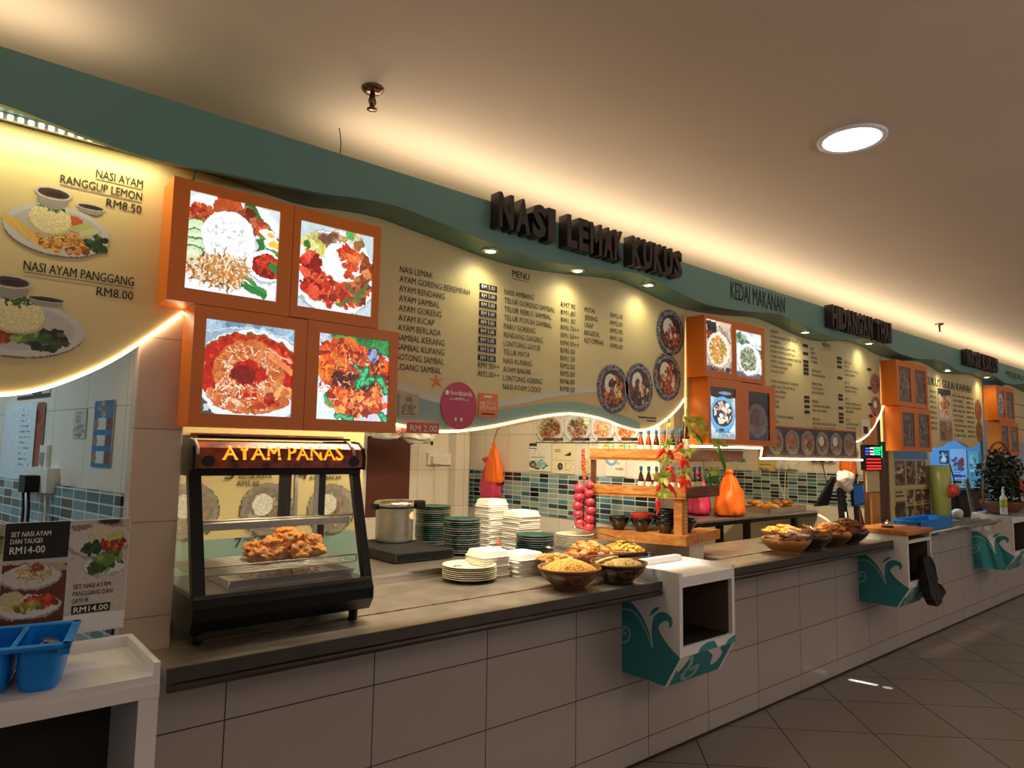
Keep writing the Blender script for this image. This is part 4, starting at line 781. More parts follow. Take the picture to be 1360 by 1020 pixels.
# ================================================================ tray return cabinets with the wave mural
def tray_cabinet(x0, x1, label, top='white_lam', ztop=1.045):
    yf = -.365; t = E('tray_cabinet', ((x0 + x1) / 2, -.18, .488), label, 'cabinet', 'white wall cabinets with wave murals'); w = .026
    side = [(0, .50), (-.275, .488), (yf, .646), (yf, ztop), (0, ztop)]
    for x in (x0, x1 - w): MB().prism(side, lambda a, z, d, x=x: (x + d, a, z), 0, w).build('side_panel', 'white_lam', t)
    b = MB(); i0, i1 = x0 + w, x1 - w
    b.box(i0, i1, yf, yf + .02, .646, .690); b.box(i0, i1, yf, yf + .02, .975, ztop - .036); b.build('front_frame', 'white_lam', t)
    MB().prism([(yf, .646), (-.275, .488), (-.26, .497), (-.349, .652)], lambda a, z, d: (d, a, z), i0, i1).build('slanted_panel', 'teal_dark', t)
    MB().prism([(-.275, .488), (0, .50), (0, .515), (-.26, .505)], lambda a, z, d: (d, a, z), i0, i1).build('bottom_panel', 'teal_dark', t)
    MB().box(i0, i0 + .003, yf + .021, -.02, .690, ztop - .036).box(i1 - .003, i1, yf + .021, -.02, .690, ztop - .036).box(i0, i1, yf + .021, -.02, ztop - .039, ztop - .036).build('inner_lining', 'brown_lam', t)
    MB().box(i0, i1, -.33, -.012, .676, .690).build('shelf', 'black_matte', t)
    MB().box(i0, i1, -.02, -.002, .69, .98).build('back_panel', 'brown_lam', t)
    if top == 'white_lam':
        MB().box(i0, i1, yf + .0, -.002, ztop - .036, ztop - .020).build('top', 'white_lam', t)
        MB().box(i0, i1, -.045, -.002, ztop - .020, ztop + .012).build('back_rim', 'white_lam', t)
    else:
        MB().box(x0 - .01, x1 + .01, yf - .015, .02, ztop, ztop + .035, .004).build('top', top, t)
    # mural on the left side (s runs from the wall to the front edge)
    y0, zb0 = 0, .863
    def Q(cx, cy):
        f = (cx - 530) / 325.0; return (-.365 * f, .863 - (cy - (395 + 81 * f)) * .00082)
    fx = lambda a, z, d: (x0 - .0008 - d, a, z)
    def poly(pts, m, name, k=5, d=0.0):
        b = MB(); pp = [Q(*p) for p in pts]; b.add([fx(a, z, d) for a, z in pp], [tuple(range(len(pp)))]); b.build(name, m, t)
    def fan(base, up, m, name):  # fill between a curve and a lower curve with the same number of points
        b = MB(); U = smooth(up, 5); Lw = [base(p[0]) for p in U]; P1 = [Q(*p) for p in U]; P2 = [Q(p[0], y) for p, y in zip(U, Lw)]; n = len(U)
        b.add([fx(a, z, 0) for a, z in P1] + [fx(a, z, 0) for a, z in P2], [(i, i + 1, n + i + 1, n + i) for i in range(n - 1)]); b.build(name, m, t)
    low = lambda cx: 840 + (min(cx, 775) - 530) / 245 * 68 if cx <= 775 else 908 - (cx - 775) / 80 * 163
    fan(low, [(531, 400), (560, 398), (600, 430), (650, 500), (685, 580), (705, 660), (714, 690), (719, 640), (724, 590), (736, 560), (752, 600), (775, 640), (812, 690), (854, 735)], 'teal_dark', 'wave_mural')
    # curling crest
    b = MB(); cr = smooth([(714, 690), (706, 620), (708, 545), (722, 500), (752, 478), (788, 484), (814, 510), (818, 545), (806, 570), (797, 560)], 5); inn = smooth([(752, 640), (740, 600), (742, 570), (752, 548), (768, 532), (784, 528), (796, 534), (800, 548), (801, 562), (797, 560)], 5)
    P1 = [Q(*p) for p in cr]; P2 = [Q(*p) for p in inn]; n = len(P1); b.add([fx(a, z, .0004) for a, z in P1] + [fx(a, z, .0004) for a, z in P2], [(i, i + 1, n + i + 1, n + i) for i in range(n - 1)]); b.build('wave_crest', 'teal_dark', t)
    b = MB(); quad_strip(b, [Q(*p) for p in smooth([(532, 462), (572, 462), (610, 484), (650, 540), (682, 610), (700, 660), (712, 692)], 6)], .010, fx, .0008)
    quad_strip(b, [Q(*p) for p in smooth([(532, 668), (565, 655), (580, 620), (574, 585), (552, 570), (538, 590), (546, 612), (560, 606)], 6)], .010, fx, .0008)
    b.build('mural_line', 'teal_light', t)
    b = MB(); b.add([fx(*Q(*p), .0008) for p in [(694, 502), (704, 470), (724, 450), (752, 444), (740, 466), (716, 484)]], [tuple(range(6))]); b.build('mural_drop', 'teal_dark', t)
    # mural on the slanted front: pale curls
    X = x1 - x0
    fs = lambda a, v, d: (x0 + a * X, -.275 - v * .09 - .0012, .488 + v * .158 - .0006)
    b = MB(); quad_strip(b, smooth([(.20, .98), (.27, .62), (.22, .30), (.30, .08), (.44, .22), (.42, .52), (.35, .44), (.37, .36)], 6), .07, fs, 0)
    b.build('mural_line', 'teal_light', t)
    b = MB(); b.add([fs(a, v, 0) for a, v in smooth([(.48, 1.0), (.56, .86), (.64, .72), (.70, .35), (.80, .42), (.82, .70), (.74, .9), (.72, 1.0)], 4)], [tuple(range(29))]); b.add([fs(a, v, 0) for a, v in [(.0, 1.0), (.0, .72), (.10, .45), (.16, .66), (.2, 1.0)]], [tuple(range(5))]); b.build('mural_patch', 'white_lam', t)
    b = MB(); b.add([(x0 + a * X, yf - .0012, z) for a, z in [(.30, .647), (.36, .672), (.46, .684), (.60, .684), (.64, .660), (.66, .647)]], [tuple(range(6))]); b.add([(x0 + a * X, yf - .0012, z) for a, z in [(.80, .647), (.86, .668), (1.0, .684), (1.0, .647)]], [tuple(range(4))]); b.build('mural_patch', 'teal_dark', t)
    return t
tray_cabinet(2.81, 3.292, 'white tray cabinet with teal wave mural, at the right end of the noodle bowls')
tray_cabinet(5.65, 6.14, 'wave mural cabinet with a wooden top and black bag hanging below', 'wood_x', 1.035)
tray_cabinet(8.40, 8.95, 'farthest wave mural cabinet, under the potted plant')
# black plastic bag hanging out of the second cabinet
b = MB(); b.prism(smooth([(5.80, .86), (5.92, .87), (5.985, .76), (6.06, .66), (6.19, .575), (6.12, .52), (6.02, .475), (5.93, .53), (5.86, .60), (5.83, .72), (5.80, .86)], 3), lambda x, z, d: (x, -.372 - d * (1 + .6 * noise.noise(Vector((x * 14, z * 14, 1)))), z + .012 * noise.noise(Vector((x * 20, z * 20, 5)))), 0, .06)
tag(b.build('plastic_bag', 'black_bag', None, (6.0, -.40, .475)), 'black plastic bag hanging from the wooden topped cabinet opening', 'plastic bag')

# ================================================================ white service stand at the left edge
t = E('service_stand', (-.4, -.2, 0), 'white service stand with raised rim carrying the blue cutlery bin', 'stand')
MB().box(-1.6, .500, -.384, -.03, 1.000, 1.020).build('top', 'white_lam', t)
MB().box(-1.6, .500, -.052, -.03, 1.020, 1.052).build('back_rim', 'white_lam', t)
MB().box(.484, .500, -.384, -.052, 1.020, 1.052).build('side_rim', 'white_lam', t)
MB().box(-1.6, .500, -.388, -.372, .965, 1.000).build('apron', 'white_lam', t)
MB().box(.452, .500, -.384, -.03, 0, 1.0).build('side_panel', 'white_lam', t)
MB().box(-1.6, .452, -.06, -.045, 0, .98).build('back_panel', 'stand_dark', t)
MB().box(-1.6, .452, -.37, -.06, .30, .32).build('shelf', 'black_matte', t)
# set menu poster standing behind it
t = E('set_menu_poster', (.33, .045, 1.10), 'set menu poster with chicken rice plates standing behind the white stand', 'poster')
yp = .028
MB().box(-.10, .487, yp, yp + .008, 1.060, 1.397).build('board', 'white_lam', t)
p = Pic(90, 120, (198, 190, 184), 101); p.ell(.5, .78, .55, .20, (160, 154, 150)); p.ell(.5, .79, .52, .18, (206, 202, 200)); p.ell(.2, .93, .2, .03, (140, 120, 116)); p.ell(.66, .97, .22, .06, (150, 128, 126)); p.ell(.66, .975, .17, .03, (60, 36, 34))
p.ell(.48, .84, .20, .11, (206, 200, 170), 0, .05); p.blobs(50, .40, .70, .22, .06, .02, .04, [(30, 50, 28), (50, 80, 40)]); p.blobs(60, .74, .74, .20, .09, .02, .05, [(170, 60, 30), (200, 100, 50), (140, 40, 24)]); p.ell(.75, .82, .16, .05, (190, 190, 120))
p.ell(.62, .50, .38, .12, (170, 168, 164)); p.ell(.62, .51, .36, .10, (214, 212, 208)); p.blobs(50, .62, .55, .26, .08, .03, .06, [(90, 130, 50), (130, 160, 80), (60, 90, 36)]); p.blobs(30, .45, .47, .16, .04, .02, .04, [(40, 60, 30), (60, 84, 40)])
p.organic(.010, .08).mesh('set_picture', 'print', t, (.325, yp - .001, 1.115), (.160, 0, 0), (0, 0, .280))
MB().box(.168, .325, yp - .0012, yp, 1.290, 1.396).build('black_panel', 'black_matte', t)
p = Pic(80, 98, (96, 50, 36), 102); p.ell(.45, .72, .47, .20, (160, 156, 150)); p.ell(.45, .735, .45, .18, (206, 202, 196)); p.straws(120, .48, .78, .26, .12, .12, .02, [(206, 190, 140), (176, 150, 90), (226, 214, 176)]); p.straws(20, .5, .86, .12, .05, .1, .02, [(150, 70, 30)]); p.ell(.8, .93, .2, .07, (176, 166, 140)); p.rect(0, 1, .93, 1, (190, 186, 180)); p.ell(.92, .83, .12, .05, (180, 160, 130))
p.ell(.45, .26, .50, .20, (150, 150, 150)); p.ell(.45, .28, .48, .18, (210, 210, 208)); p.ell(.18, .38, .2, .14, (196, 190, 150), 0, .04); p.blobs(60, .62, .33, .25, .09, .03, .06, [(170, 50, 30), (206, 90, 50), (140, 34, 20)]); p.blobs(40, .4, .27, .22, .07, .02, .05, [(150, 130, 60), (90, 110, 50), (190, 170, 100)]); p.rect(0, 1, 0, .08, (90, 40, 30))
p.organic(.010, .08).mesh('set_picture', 'print', t, (.168, yp - .001, 1.105), (.157, 0, 0), (0, 0, .186))
p = Pic(30, 60, (170, 160, 120), 103); p.blobs(60, .6, .5, .5, .5, .06, .14, [(140, 150, 60), (206, 196, 140), (60, 70, 40), (190, 180, 160)]); p.mesh('set_picture', 'print', t, (.0, yp - .001, 1.115), (.166, 0, 0), (0, 0, .28))
F = ink(yp - .0018); wb = MB()
for s, a0, a1, z, c in [('SET NASI AYAM', .182, .278, 1.357, .014), ('DAN TAUGEI', .182, .258, 1.337, .014), ('RM14-00', .182, .266, 1.308, .021)]: text(wb, s, a0, a1, z, c, F, .015)
wb.build('white_lettering', 'white_ink', t)
kb = MB()
for s, a0, a1, z in [('SET NASI AYAM', .345, .443, 1.192), ('PANGGANG DAN', .345, .449, 1.171), ('SAYUR', .345, .388, 1.150)]: text(kb, s, a0, a1, z, .014, F, .01)
kb.box(.344, .446, yp - .0018, yp - .001, 1.118, 1.143); kb.build('black_lettering', 'ink', t)
wb = MB(); text(wb, 'RM14.00', .350, .440, 1.1225, .0165, ink(yp - .0024), .02); wb.build('white_lettering', 'white_ink', t)
# blue cutlery bin
t = E('cutlery_bin', (.15, -.30, 1.02), 'bright blue compartmented cutlery bin on the white service stand', 'cutlery bin')
zr = 1.130
def binrot(p):
    a = -.22; x, y = p[0] - .2, p[1] + .235; return (.2 + x * math.cos(a) - y * math.sin(a), -.235 + x * math.sin(a) + y * math.cos(a), p[2])
MB.W = staticmethod(binrot)
def bay(x0, x1, y0, y1):
    b = MB(); n = 8
    prof = [(1.0, zr)] + [(1 - .42 * (1 - math.cos(k / n * PI / 2)), zr - .035 - (zr - .035 - 1.021) * math.sin(k / n * PI / 2)) for k in range(n + 1)]
    cx, cy, hx, hy = (x0 + x1) / 2, (y0 + y1) / 2, (x1 - x0) / 2, (y1 - y0) / 2
    def ringp(k, z, e):
        out = []
        for i in range(32):
            q = 2 * PI * i / 32; a, c = math.cos(q), math.sin(q); a = math.copysign(abs(a) ** .45, a); c = math.copysign(abs(c) ** .45, c)
            out.append((cx + a * (hx * (.45 + .55 * k) - e), cy + c * (hy * (.8 + .2 * k) - e), z))
        return out
    rings = [ringp(k, z, 0) for k, z in prof] + [ringp(k, max(z, 1.026), .006) for k, z in prof[::-1]]
    vs = [p for r in rings for p in r]; m = len(rings)
    fs = [(i * 32 + k, i * 32 + (k + 1) % 32, (i + 1) * 32 + (k + 1) % 32, (i + 1) * 32 + k) for i in range(m - 1) for k in range(32)]
    b.add(vs, fs, True); return b
for x in (-.015, .095, .205): bay(x, x + .10, -.345, -.125).build('compartment', 'blue_plastic', t)
r = MB()
r.box(-.03, .322, -.366, -.342, zr - .006, zr + .006, .003); r.box(-.03, .322, -.128, -.104, zr - .006, zr + .006, .003); r.box(.302, .322, -.366, -.104, zr - .006, zr + .006, .003)
for x in (.085, .195): r.box(x - .001, x + .012, -.35, -.12, zr - .006, zr + .005, .003)
r.box(.300, .320, -.364, -.344, zr - .02, zr); r.build('rim', 'blue_plastic', t)
MB.W = None
for k, (x, y, a) in enumerate([(.235, -.25, .4), (.255, -.23, .9), (.245, -.27, -.2)]):
    t = E('spoon', (x, y, 1.05), 'steel spoon lying in the right bay of the blue cutlery bin', 'spoon', 'spoons in the blue bin')
    c, s_ = math.cos(a), math.sin(a); z = 1.105 + .008 * k
    b = MB(); b.T = Matrix.Translation((x + .02 * c, y + .02 * s_, z)) @ Matrix.Rotation(a, 4, 'Z') @ Matrix.Rotation(.25, 4, 'Y'); b.lathe((0, 0, 0), [(.001, -.006), (.012, -.004), (.019, 0), (.0185, .001), (.011, -.003), (.001, -.0045)], 20); b.build('bowl', 'chrome', t)
    MB().tube([(x + .005 * c, y + .005 * s_, z), (x - .045 * c, y - .045 * s_, z - .045), (x - .06 * c, y - .06 * s_, 1.034)], [.003, .0035, .005], 8).build('handle', 'chrome', t)

# ================================================================ food warmer
def warp(p):
    x, y, z = p
    z = (.985 + (z - .945) * 1.125) if z <= .985 else (1.03 + (z - .985) * .957) if z <= 1.10 else (1.14 + (z - 1.10) * .907) if z <= 1.53 else z
    return (.657 + (x - .715) * .917, y - .20, z)
MB.W = staticmethod(warp)
t = E('food_warmer', (.97, .13, .985), 'black glass food warmer with flame sign AYAM PANAS holding fried chicken', 'food warmer')
wx0, wx1 = .715, 1.400
fy = lambda z: .12 + .13 * (z - 1.10) / .43          # leaning glass front
b = MB(); prof = [(.12, 1.10), (.105, 1.07), (.105, 1.03), (.135, .985), (.575, .985), (.575, 1.10)]
b.prism(prof, lambda a, z, d: (d, a, z), wx0 - .004, wx1 + .006); b.build('base', 'black_paint', t)
MB().box(wx0, wx1 + .004, .118, .124, 1.096, 1.110).build('sill_trim', 'steel_dark', t)
for x in (wx0 + .04, wx1 - .04):
    for y in (.18, .53): MB().lathe((x, y, .945), [(.016, 0), (.018, .003), (.018, .042)], 16).build('foot', 'black_paint', t)
for x0, x1 in [(wx0 - .002, wx0 + .042), (wx1 - .030, wx1 + .006)]:
    MB().prism([(fy(1.10), 1.10), (fy(1.53), 1.53), (fy(1.53) + .03, 1.53), (fy(1.10) + .03, 1.10)], lambda a, z, d: (d, a, z), x0, x1).build('front_post', 'black_paint', t)
MB().box(wx1 - .03, wx1 + .004, .55, .575, 1.10, 1.53).build('rear_post', 'black_paint', t); MB().box(wx0, wx0 + .012, .55, .575, 1.10, 1.53).build('rear_post', 'steel_dark', t)
MB().box(wx1 - .22, wx1 - .17, .53, .55, 1.10, 1.53).build('inner_post', 'black_paint', t)
for x in (wx1 - .158, wx1 - .06):
    q = MB().box(x, x + .016, .52, .535, 1.10, 1.53); q.build('slotted_rail', 'steel', t)
MB().box(wx0 - .002, wx1 + .006, fy(1.52) - .002, .575, 1.525, 1.550).build('top_rail', 'black_paint', t)
for x0, x1 in [(wx0 + .04, 1.075), (1.079, wx1 - .028)]:
    g_ = MB(); g_.prism([(fy(1.11) + .010, 1.11), (fy(1.526) + .010, 1.526), (fy(1.526) + .014, 1.526), (fy(1.11) + .014, 1.11)], lambda a, z, d: (d, a, z), x0, x1); g_.build('front_glass', 'glass', t)
for x in (wx0 + .003, wx1 + .0):
    g_ = MB(); g_.prism([(fy(1.11) + .03, 1.11), (fy(1.525) + .03, 1.525), (.55, 1.525), (.55, 1.11)], lambda a, z, d, x=x: (x + d, a, z), 0, .004); g_.build('side_glass', 'glass', t)
# flame sign hood
hood = [(.205, 1.552), (.205, 1.592), (.215, 1.622), (.245, 1.643), (.30, 1.648), (.57, 1.648), (.57, 1.552)]
b = MB(); b.prism(hood, lambda a, z, d: (d, a, z), wx0 + .0, wx1 - .004); b.build('sign_hood', 'flame', t)
for x in (wx0 - .006, wx1 - .006):
    b = MB(); b.prism([(a, z) if i else (a, z) for i, (a, z) in enumerate([(.200, 1.545), (.200, 1.594), (.211, 1.627), (.243, 1.649), (.30, 1.654), (.575, 1.654), (.575, 1.545)])], lambda a, z, d, x=x: (x + d, a, z), 0, .010); b.build('hood_end', 'black_paint', t)
for x in (wx0 + .012, wx1 - .05): MB().tube([(x, .2035, 1.600), (x, .2135, 1.624), (x, .244, 1.6455), (x, .29, 1.650)], .006, 8).build('hood_clip', 'white_lam', t)
def hoodfn(a, z, d):   # wrap the lettering on the curve of the hood
    P = [(.205, 1.575), (.205, 1.592), (.215, 1.622), (.245, 1.643), (.30, 1.648)]; s = z
    for (y0, z0), (y1, z1) in zip(P, P[1:]):
        l = math.hypot(y1 - y0, z1 - z0)
        if s <= l or (y1, z1) == P[-1]: k = s / l; return (a, y0 + (y1 - y0) * k - .0022, z0 + (z1 - z0) * k + .0022)
        s -= l
b = MB()
for body, a0, a1 in [('AYAM', .815, 1.035), ('PANAS', 1.065, 1.300)]: text(b, body, a0, a1, .004, .056, hoodfn, .045)
b.build('sign_lettering', 'flame_text', t)
for x in (.765, 1.352):
    MB().prism([(x + .024 * math.cos(a * PI / 10), 1.576 + .020 * math.sin(a * PI / 10)) for a in range(20)], XZ(.2045), 0, -.001).build('round_emblem', 'black_matte', t)
# shelves
for z, nm in [(1.325, 'upper_shelf'), (1.165, 'wire_shelf')]:
    b = MB(); y0 = fy(z) + .04
    b.tube([(wx0 + .02, y0, z), (wx1 - .035, y0, z)], .0035, 8); b.tube([(wx0 + .02, .53, z), (wx1 - .035, .53, z)], .0035, 8); b.tube([(wx0 + .02, y0, z + .03), (wx1 - .035, y0, z + .03)], .003, 8); b.tube([(wx1 - .035, y0, z), (wx1 - .035, y0, z + .03)], .003, 8)
    for k in range(15): y = y0 + (.53 - y0) * k / 14; b.tube([(wx0 + .02, y, z), (wx1 - .035, y, z)], .0022, 6)
    for x in (wx0 + .04, 1.06, wx1 - .06): b.tube([(x, y0, z - .003), (x, .53, z - .003)], .003, 6)
    if nm == 'upper_shelf': b.box(wx0 + .03, wx1 - .05, y0 - .004, y0 - .001, z - .004, z + .022)
    b.build(nm, 'steel', t)
MB().box(wx0 + .02, wx1 - .03, .15, .55, 1.100, 1.104).build('inner_floor', 'steel_dark', t)
tr = E('crumb_tray', (1.0, .13, 1.145), 'shallow steel tray of crumbs on the floor of the glass food warmer', 'tray')
b = MB(); b.box(.86, 1.36, .20, .50, 1.1055, 1.108); b.prism([(0, 0), (.02, .03), (.017, .03), (-.003, 0)], lambda a, z, d: (d, .20 - a, 1.108 + z), .86, 1.36); b.box(.86, .863, .2, .5, 1.108, 1.135); b.box(1.357, 1.36, .2, .5, 1.108, 1.135); b.box(.86, 1.36, .497, .5, 1.108, 1.135); b.build('pan', 'steel', tr)
cr = MB(); rr = random.Random(5)
for k in range(220):
    x, y = rr.gauss(1.17, .09), rr.gauss(.34, .06)
    if .88 < x < 1.34 and .22 < y < .48: q = rr.uniform(.002, .006); cr.box(x, x + q * 1.6, y, y + q, 1.1085, 1.1085 + q)
tag(cr.build('crumbs', 'fried_pale', None, (1.0, .13, 1.147)), 'pale batter crumbs scattered in the steel tray of the food warmer', 'crumbs', kind='stuff')
MB.W = None; variants = []
for k in range(4):
    bb = MB(); bb.blob((0, 0, 0), (.052, .040, .034), k + 1, .5, 1.9, 4); variants.append(bb.build('fried_chicken', 'fried', None, (0, 0, 0)))
spots = [(1.03, .33, 1.195, .3, .9), (1.10, .36, 1.198, 1.2, 1), (1.18, .34, 1.197, 2.2, 1.05), (1.26, .36, 1.195, .1, .9), (1.06, .42, 1.197, 2.7, 1), (1.15, .43, 1.197, .8, 1), (1.24, .43, 1.196, 1.7, .95), (1.09, .38, 1.232, .5, .9), (1.15, .38, 1.245, 1.5, 1), (1.215, .385, 1.238, 2.4, .95), (1.28, .40, 1.225, .9, .85), (1.16, .41, 1.272, .2, .8), (1.03, .40, 1.22, 1.9, .75)]
for k, (x, y, z, a, sc) in enumerate(spots):
    o = variants[k] if k < 4 else variants[k % 4].copy()
    if k >= 4: COL.objects.link(o)
    o.location = warp((x, y, z)); o.rotation_euler = (0, 0, a); o.scale = (sc, sc, sc)
    tag(o, 'golden fried chicken piece heaped on the wire shelf of the food warmer', 'fried chicken', 'fried chicken in the warmer')
# things on top of the warmer
MB.W = staticmethod(warp)
tag(MB().box(.74, 1.36, .26, .50, 1.656, 1.664).build('black_tray', 'black_paint', None, (.97, .18, 1.656)), 'flat black tray lying on top of the food warmer', 'tray')
p = Pic(60, 16, (226, 206, 160), 111); p.blobs(12, .06, .5, .08, .5, .1, .3, [(200, 100, 40), (150, 60, 30)]); p.rect(.3, .6, .3, .6, (90, 40, 24)); p.text_rows(2, .65, .95, .1, .9, (120, 60, 40))
tb = E('folded_leaflet', (.95, .16, 1.6645), 'folded cream leaflet lying on the black tray above the warmer', 'leaflet')
MB().box(.72, 1.34, .28, .46, 1.6645, 1.672).build('sheet', 'cream_paper', tb); p.mesh('leaflet_picture', 'print', tb, (.662, .0795, 1.6645), (.568, 0, 0), (0, 0, .0075))
# yellow set menu poster behind the warmer
MB.W = None
t = E('set_menu_board', (1.1, .55, 1.03), 'yellow numbered menu board with faded plates behind the food warmer', 'poster')
MB().box(.66, 1.57, .551, .557, 1.032, 1.72).build('board', 'board', t)
MB().box(.66, 1.57, .5502, .551, 1.032, 1.245).build('teal_wave', 'board_teal', t)
for k, (x, z) in enumerate([(.80, 1.36), (1.115, 1.355), (1.415, 1.345)]):
    plate(120 + k, 40, 40, (196, 182, 140), (150, 140, 126), [(150, 120, 96), (176, 150, 120), (120, 96, 80), (190, 180, 150)], True, .5, False).mesh('plate_picture', 'print', t, (x - .118, .5495, z - .118), (.236, 0, 0), (0, 0, .236), True)
F = ink(.5488); mb = MB()
for s, a0, a1, z, c in [('3', .930, .968, 1.490, .045), ('NASI LEMAK', .985, 1.130, 1.520, .019), ('TELUR MATA', .985, 1.130, 1.491, .019), ('RM5.00', .985, 1.075, 1.460, .022), ('4', 1.25, 1.29, 1.485, .042), ('NASI LEMAK', 1.30, 1.43, 1.510, .018), ('AYAM BAKAR', 1.30, 1.46, 1.482, .018), ('7', .985, 1.015, 1.205, .040), ('NASI LEMAK', 1.025, 1.16, 1.228, .018), ('PARU', 1.025, 1.09, 1.200, .018)]: text(mb, s, a0, a1, z, c, F, .012)
mb.build('lettering', 'steel_dark', t)
MB.W = None
light('AREA', (.97, .16, 1.52), 2.2, (1.0, .80, .50), shape='RECTANGLE', size=.5, size_y=.1)
# ================================================================ tableware and food on the nearest counter
ORD = ['topmost', 'second from the top', 'third from the top', 'fourth from the top', 'fifth from the top', 'sixth from the top', 'seventh from the top', 'eighth from the top', 'ninth from the top', 'tenth from the top', 'eleventh from the top', 'twelfth from the top'] + ['%s from the top' % w for w in ('13th', '14th', '15th', '16th', '17th', '18th', '19th', '20th', '21st', '22nd', '23rd', '24th', '25th', '26th')]
def stack(name, cat, group, mesh_fn, mats, x, y, z0, n, dz, what, jit=.002):
    """n identical things stacked; mats[i] picks the material per level (top first)."""
    src = {}; rr = random.Random(int(x * 100))
    for i in range(n):                # i counts from the top
        m = mats[i % len(mats)] if isinstance(mats, list) else mats
        loc = (x + rr.uniform(-jit, jit), y + rr.uniform(-jit, jit), z0 + dz * (n - 1 - i))
        if m not in src: o = src[m] = mesh_fn().build(name, m, None, (0, 0, 0))
        else: o = src[m].copy(); COL.objects.link(o)
        o.location = loc; o.rotation_euler = (0, 0, rr.uniform(-.04, .04)); ORG[o.name] = Vector(loc)
        tag(o, what(m) + ', ' + ORD[i] + ' of its stack', cat, group)
def plate_mesh(r, h=.018): return lambda: MB().lathe((0, 0, 0), [(.001, 0), (r * .55, 0), (r * .60, .003), (r * .93, h - .004), (r, h - .002), (r, h + .001), (r * .92, h), (r * .6, .007), (.001, .006)], 40)
pn = lambda s: (lambda m: ('dark green' if m == 'green_plate' else 'grey' if m == 'grey_plate' else 'cream') + ' plate' + s)
G, Y_ = 'green_plate', 'grey_plate'
stack('dinner_plate', 'plate', 'dark plates in the left tall stack', plate_mesh(.112), [G, G, Y_, Y_, G, G, G, G, Y_, Y_, G, G, G, G, G], 2.44, 1.24, 1.030, 19, .0125, pn(' beside the steamer'))
stack('dinner_plate', 'plate', 'dark plates in the middle stack', plate_mesh(.108), [G, Y_, G, G, Y_, Y_, G, Y_, G, Y_, G, Y_, G, G, Y_, Y_], 2.37, .83, 1.030, 16, .0122, pn(' left of the tall foam boxes'))
stack('dinner_plate', 'plate', 'dark plates behind the front foam boxes', plate_mesh(.115), [G, Y_, Y_, G, G, G, G], 2.76, .63, 1.030, 8, .0125, pn(' right of the tall foam boxes'))
stack('dinner_plate', 'plate', 'cream plates behind the chicken', plate_mesh(.122, .02), 'cream_plate', 3.11, .645, 1.030, 8, .0095, pn(' behind the fried chicken bowl'))
stack('side_plate', 'plate', 'cream plates at the counter front', plate_mesh(.135, .022), 'cream_plate', 2.07, .35, ZC, 7, .0095, pn(' at the counter front'))
b = MB()
for k, a in enumerate((1.9, 2.2, 2.5, 2.75, 3.0, 3.3, 3.6)): b.lathe((2.07 + .06 * math.cos(a), .35 + .08 * math.sin(a - 1.2) * .5 + .03, ZC + .0642), [(.001, 0), (.012, 0), (.012, .0006), (.001, .0008)], 8)
tag(b.build('garnish_scraps', 'leaf_dark', None, (2.07, .35, ZC + .064)), 'dark green scraps lying on the topmost cream plate of the counter front', 'scraps', kind='stuff')
def foam_mesh(s, h=.036):
    def f():
        b = MB(); e = s / 2
        def rg(k, z):
            out = []
            for cx, cy in ((1, 1), (-1, 1), (-1, -1), (1, -1)):
                for q in range(5):
                    a = math.atan2(cy, cx) - PI / 4 + q * PI / 8; r = .018; out.append((cx * (e * k - r) + r * math.cos(a), cy * (e * k - r) + r * math.sin(a), z))
            return out
        R = [rg(1.0, 0), rg(1.0, .004), rg(.95, .005), rg(.86, h - .004), rg(.82, h), rg(.80, h - .003), rg(.92, .002), rg(.98, 0)]
        n = len(R[0]); vs = [p for r in R for p in r]; fs = [(i * n + k, i * n + (k + 1) % n, (i + 1) * n + (k + 1) % n, (i + 1) * n + k) for i in range(len(R) - 1) for k in range(n)]
        fs.append(tuple(range(4 * n, 5 * n))); b.add(vs, fs, False); return b
    return f
fo = lambda s: (lambda m: 'white foam box' + s)
stack('foam_box', 'foam box', 'foam boxes in the tall back stack', foam_mesh(.165), 'foam', 2.77, 1.06, 1.030, 21, .0125, fo(' under the hanging bag'), .003)
stack('foam_box', 'foam box', 'foam boxes in the wider back stack', foam_mesh(.185), 'foam', 2.83, .84, 1.030, 17, .0120, fo(' in the wider back pile'), .003)
stack('foam_box', 'foam box', 'foam boxes at the counter front, left stack', foam_mesh(.175, .034), 'foam', 2.21, .385, ZC, 10, .0115, fo(' right behind the cream plates'), .004)
stack('foam_box', 'foam box', 'foam boxes at the counter front, right stack', foam_mesh(.185, .034), 'foam', 2.40, .340, ZC, 8, .0115, fo(' left of the fritter bowl'), .004)
t = E('sauce_squeeze_bottle', (2.50, .66, 1.03), 'small squeeze bottle with a red pointed cap beside the foam boxes', 'sauce bottle')
MB().lathe((2.50, .66, 1.03), [(.02, 0), (.022, .004), (.022, .045), (.014, .055)], 18).build('body', 'label_white', t)
MB().lathe((2.50, .66, 1.085), [(.015, 0), (.015, .012), (.005, .02), (.002, .045)], 16).build('cap', 'red_tag', t)

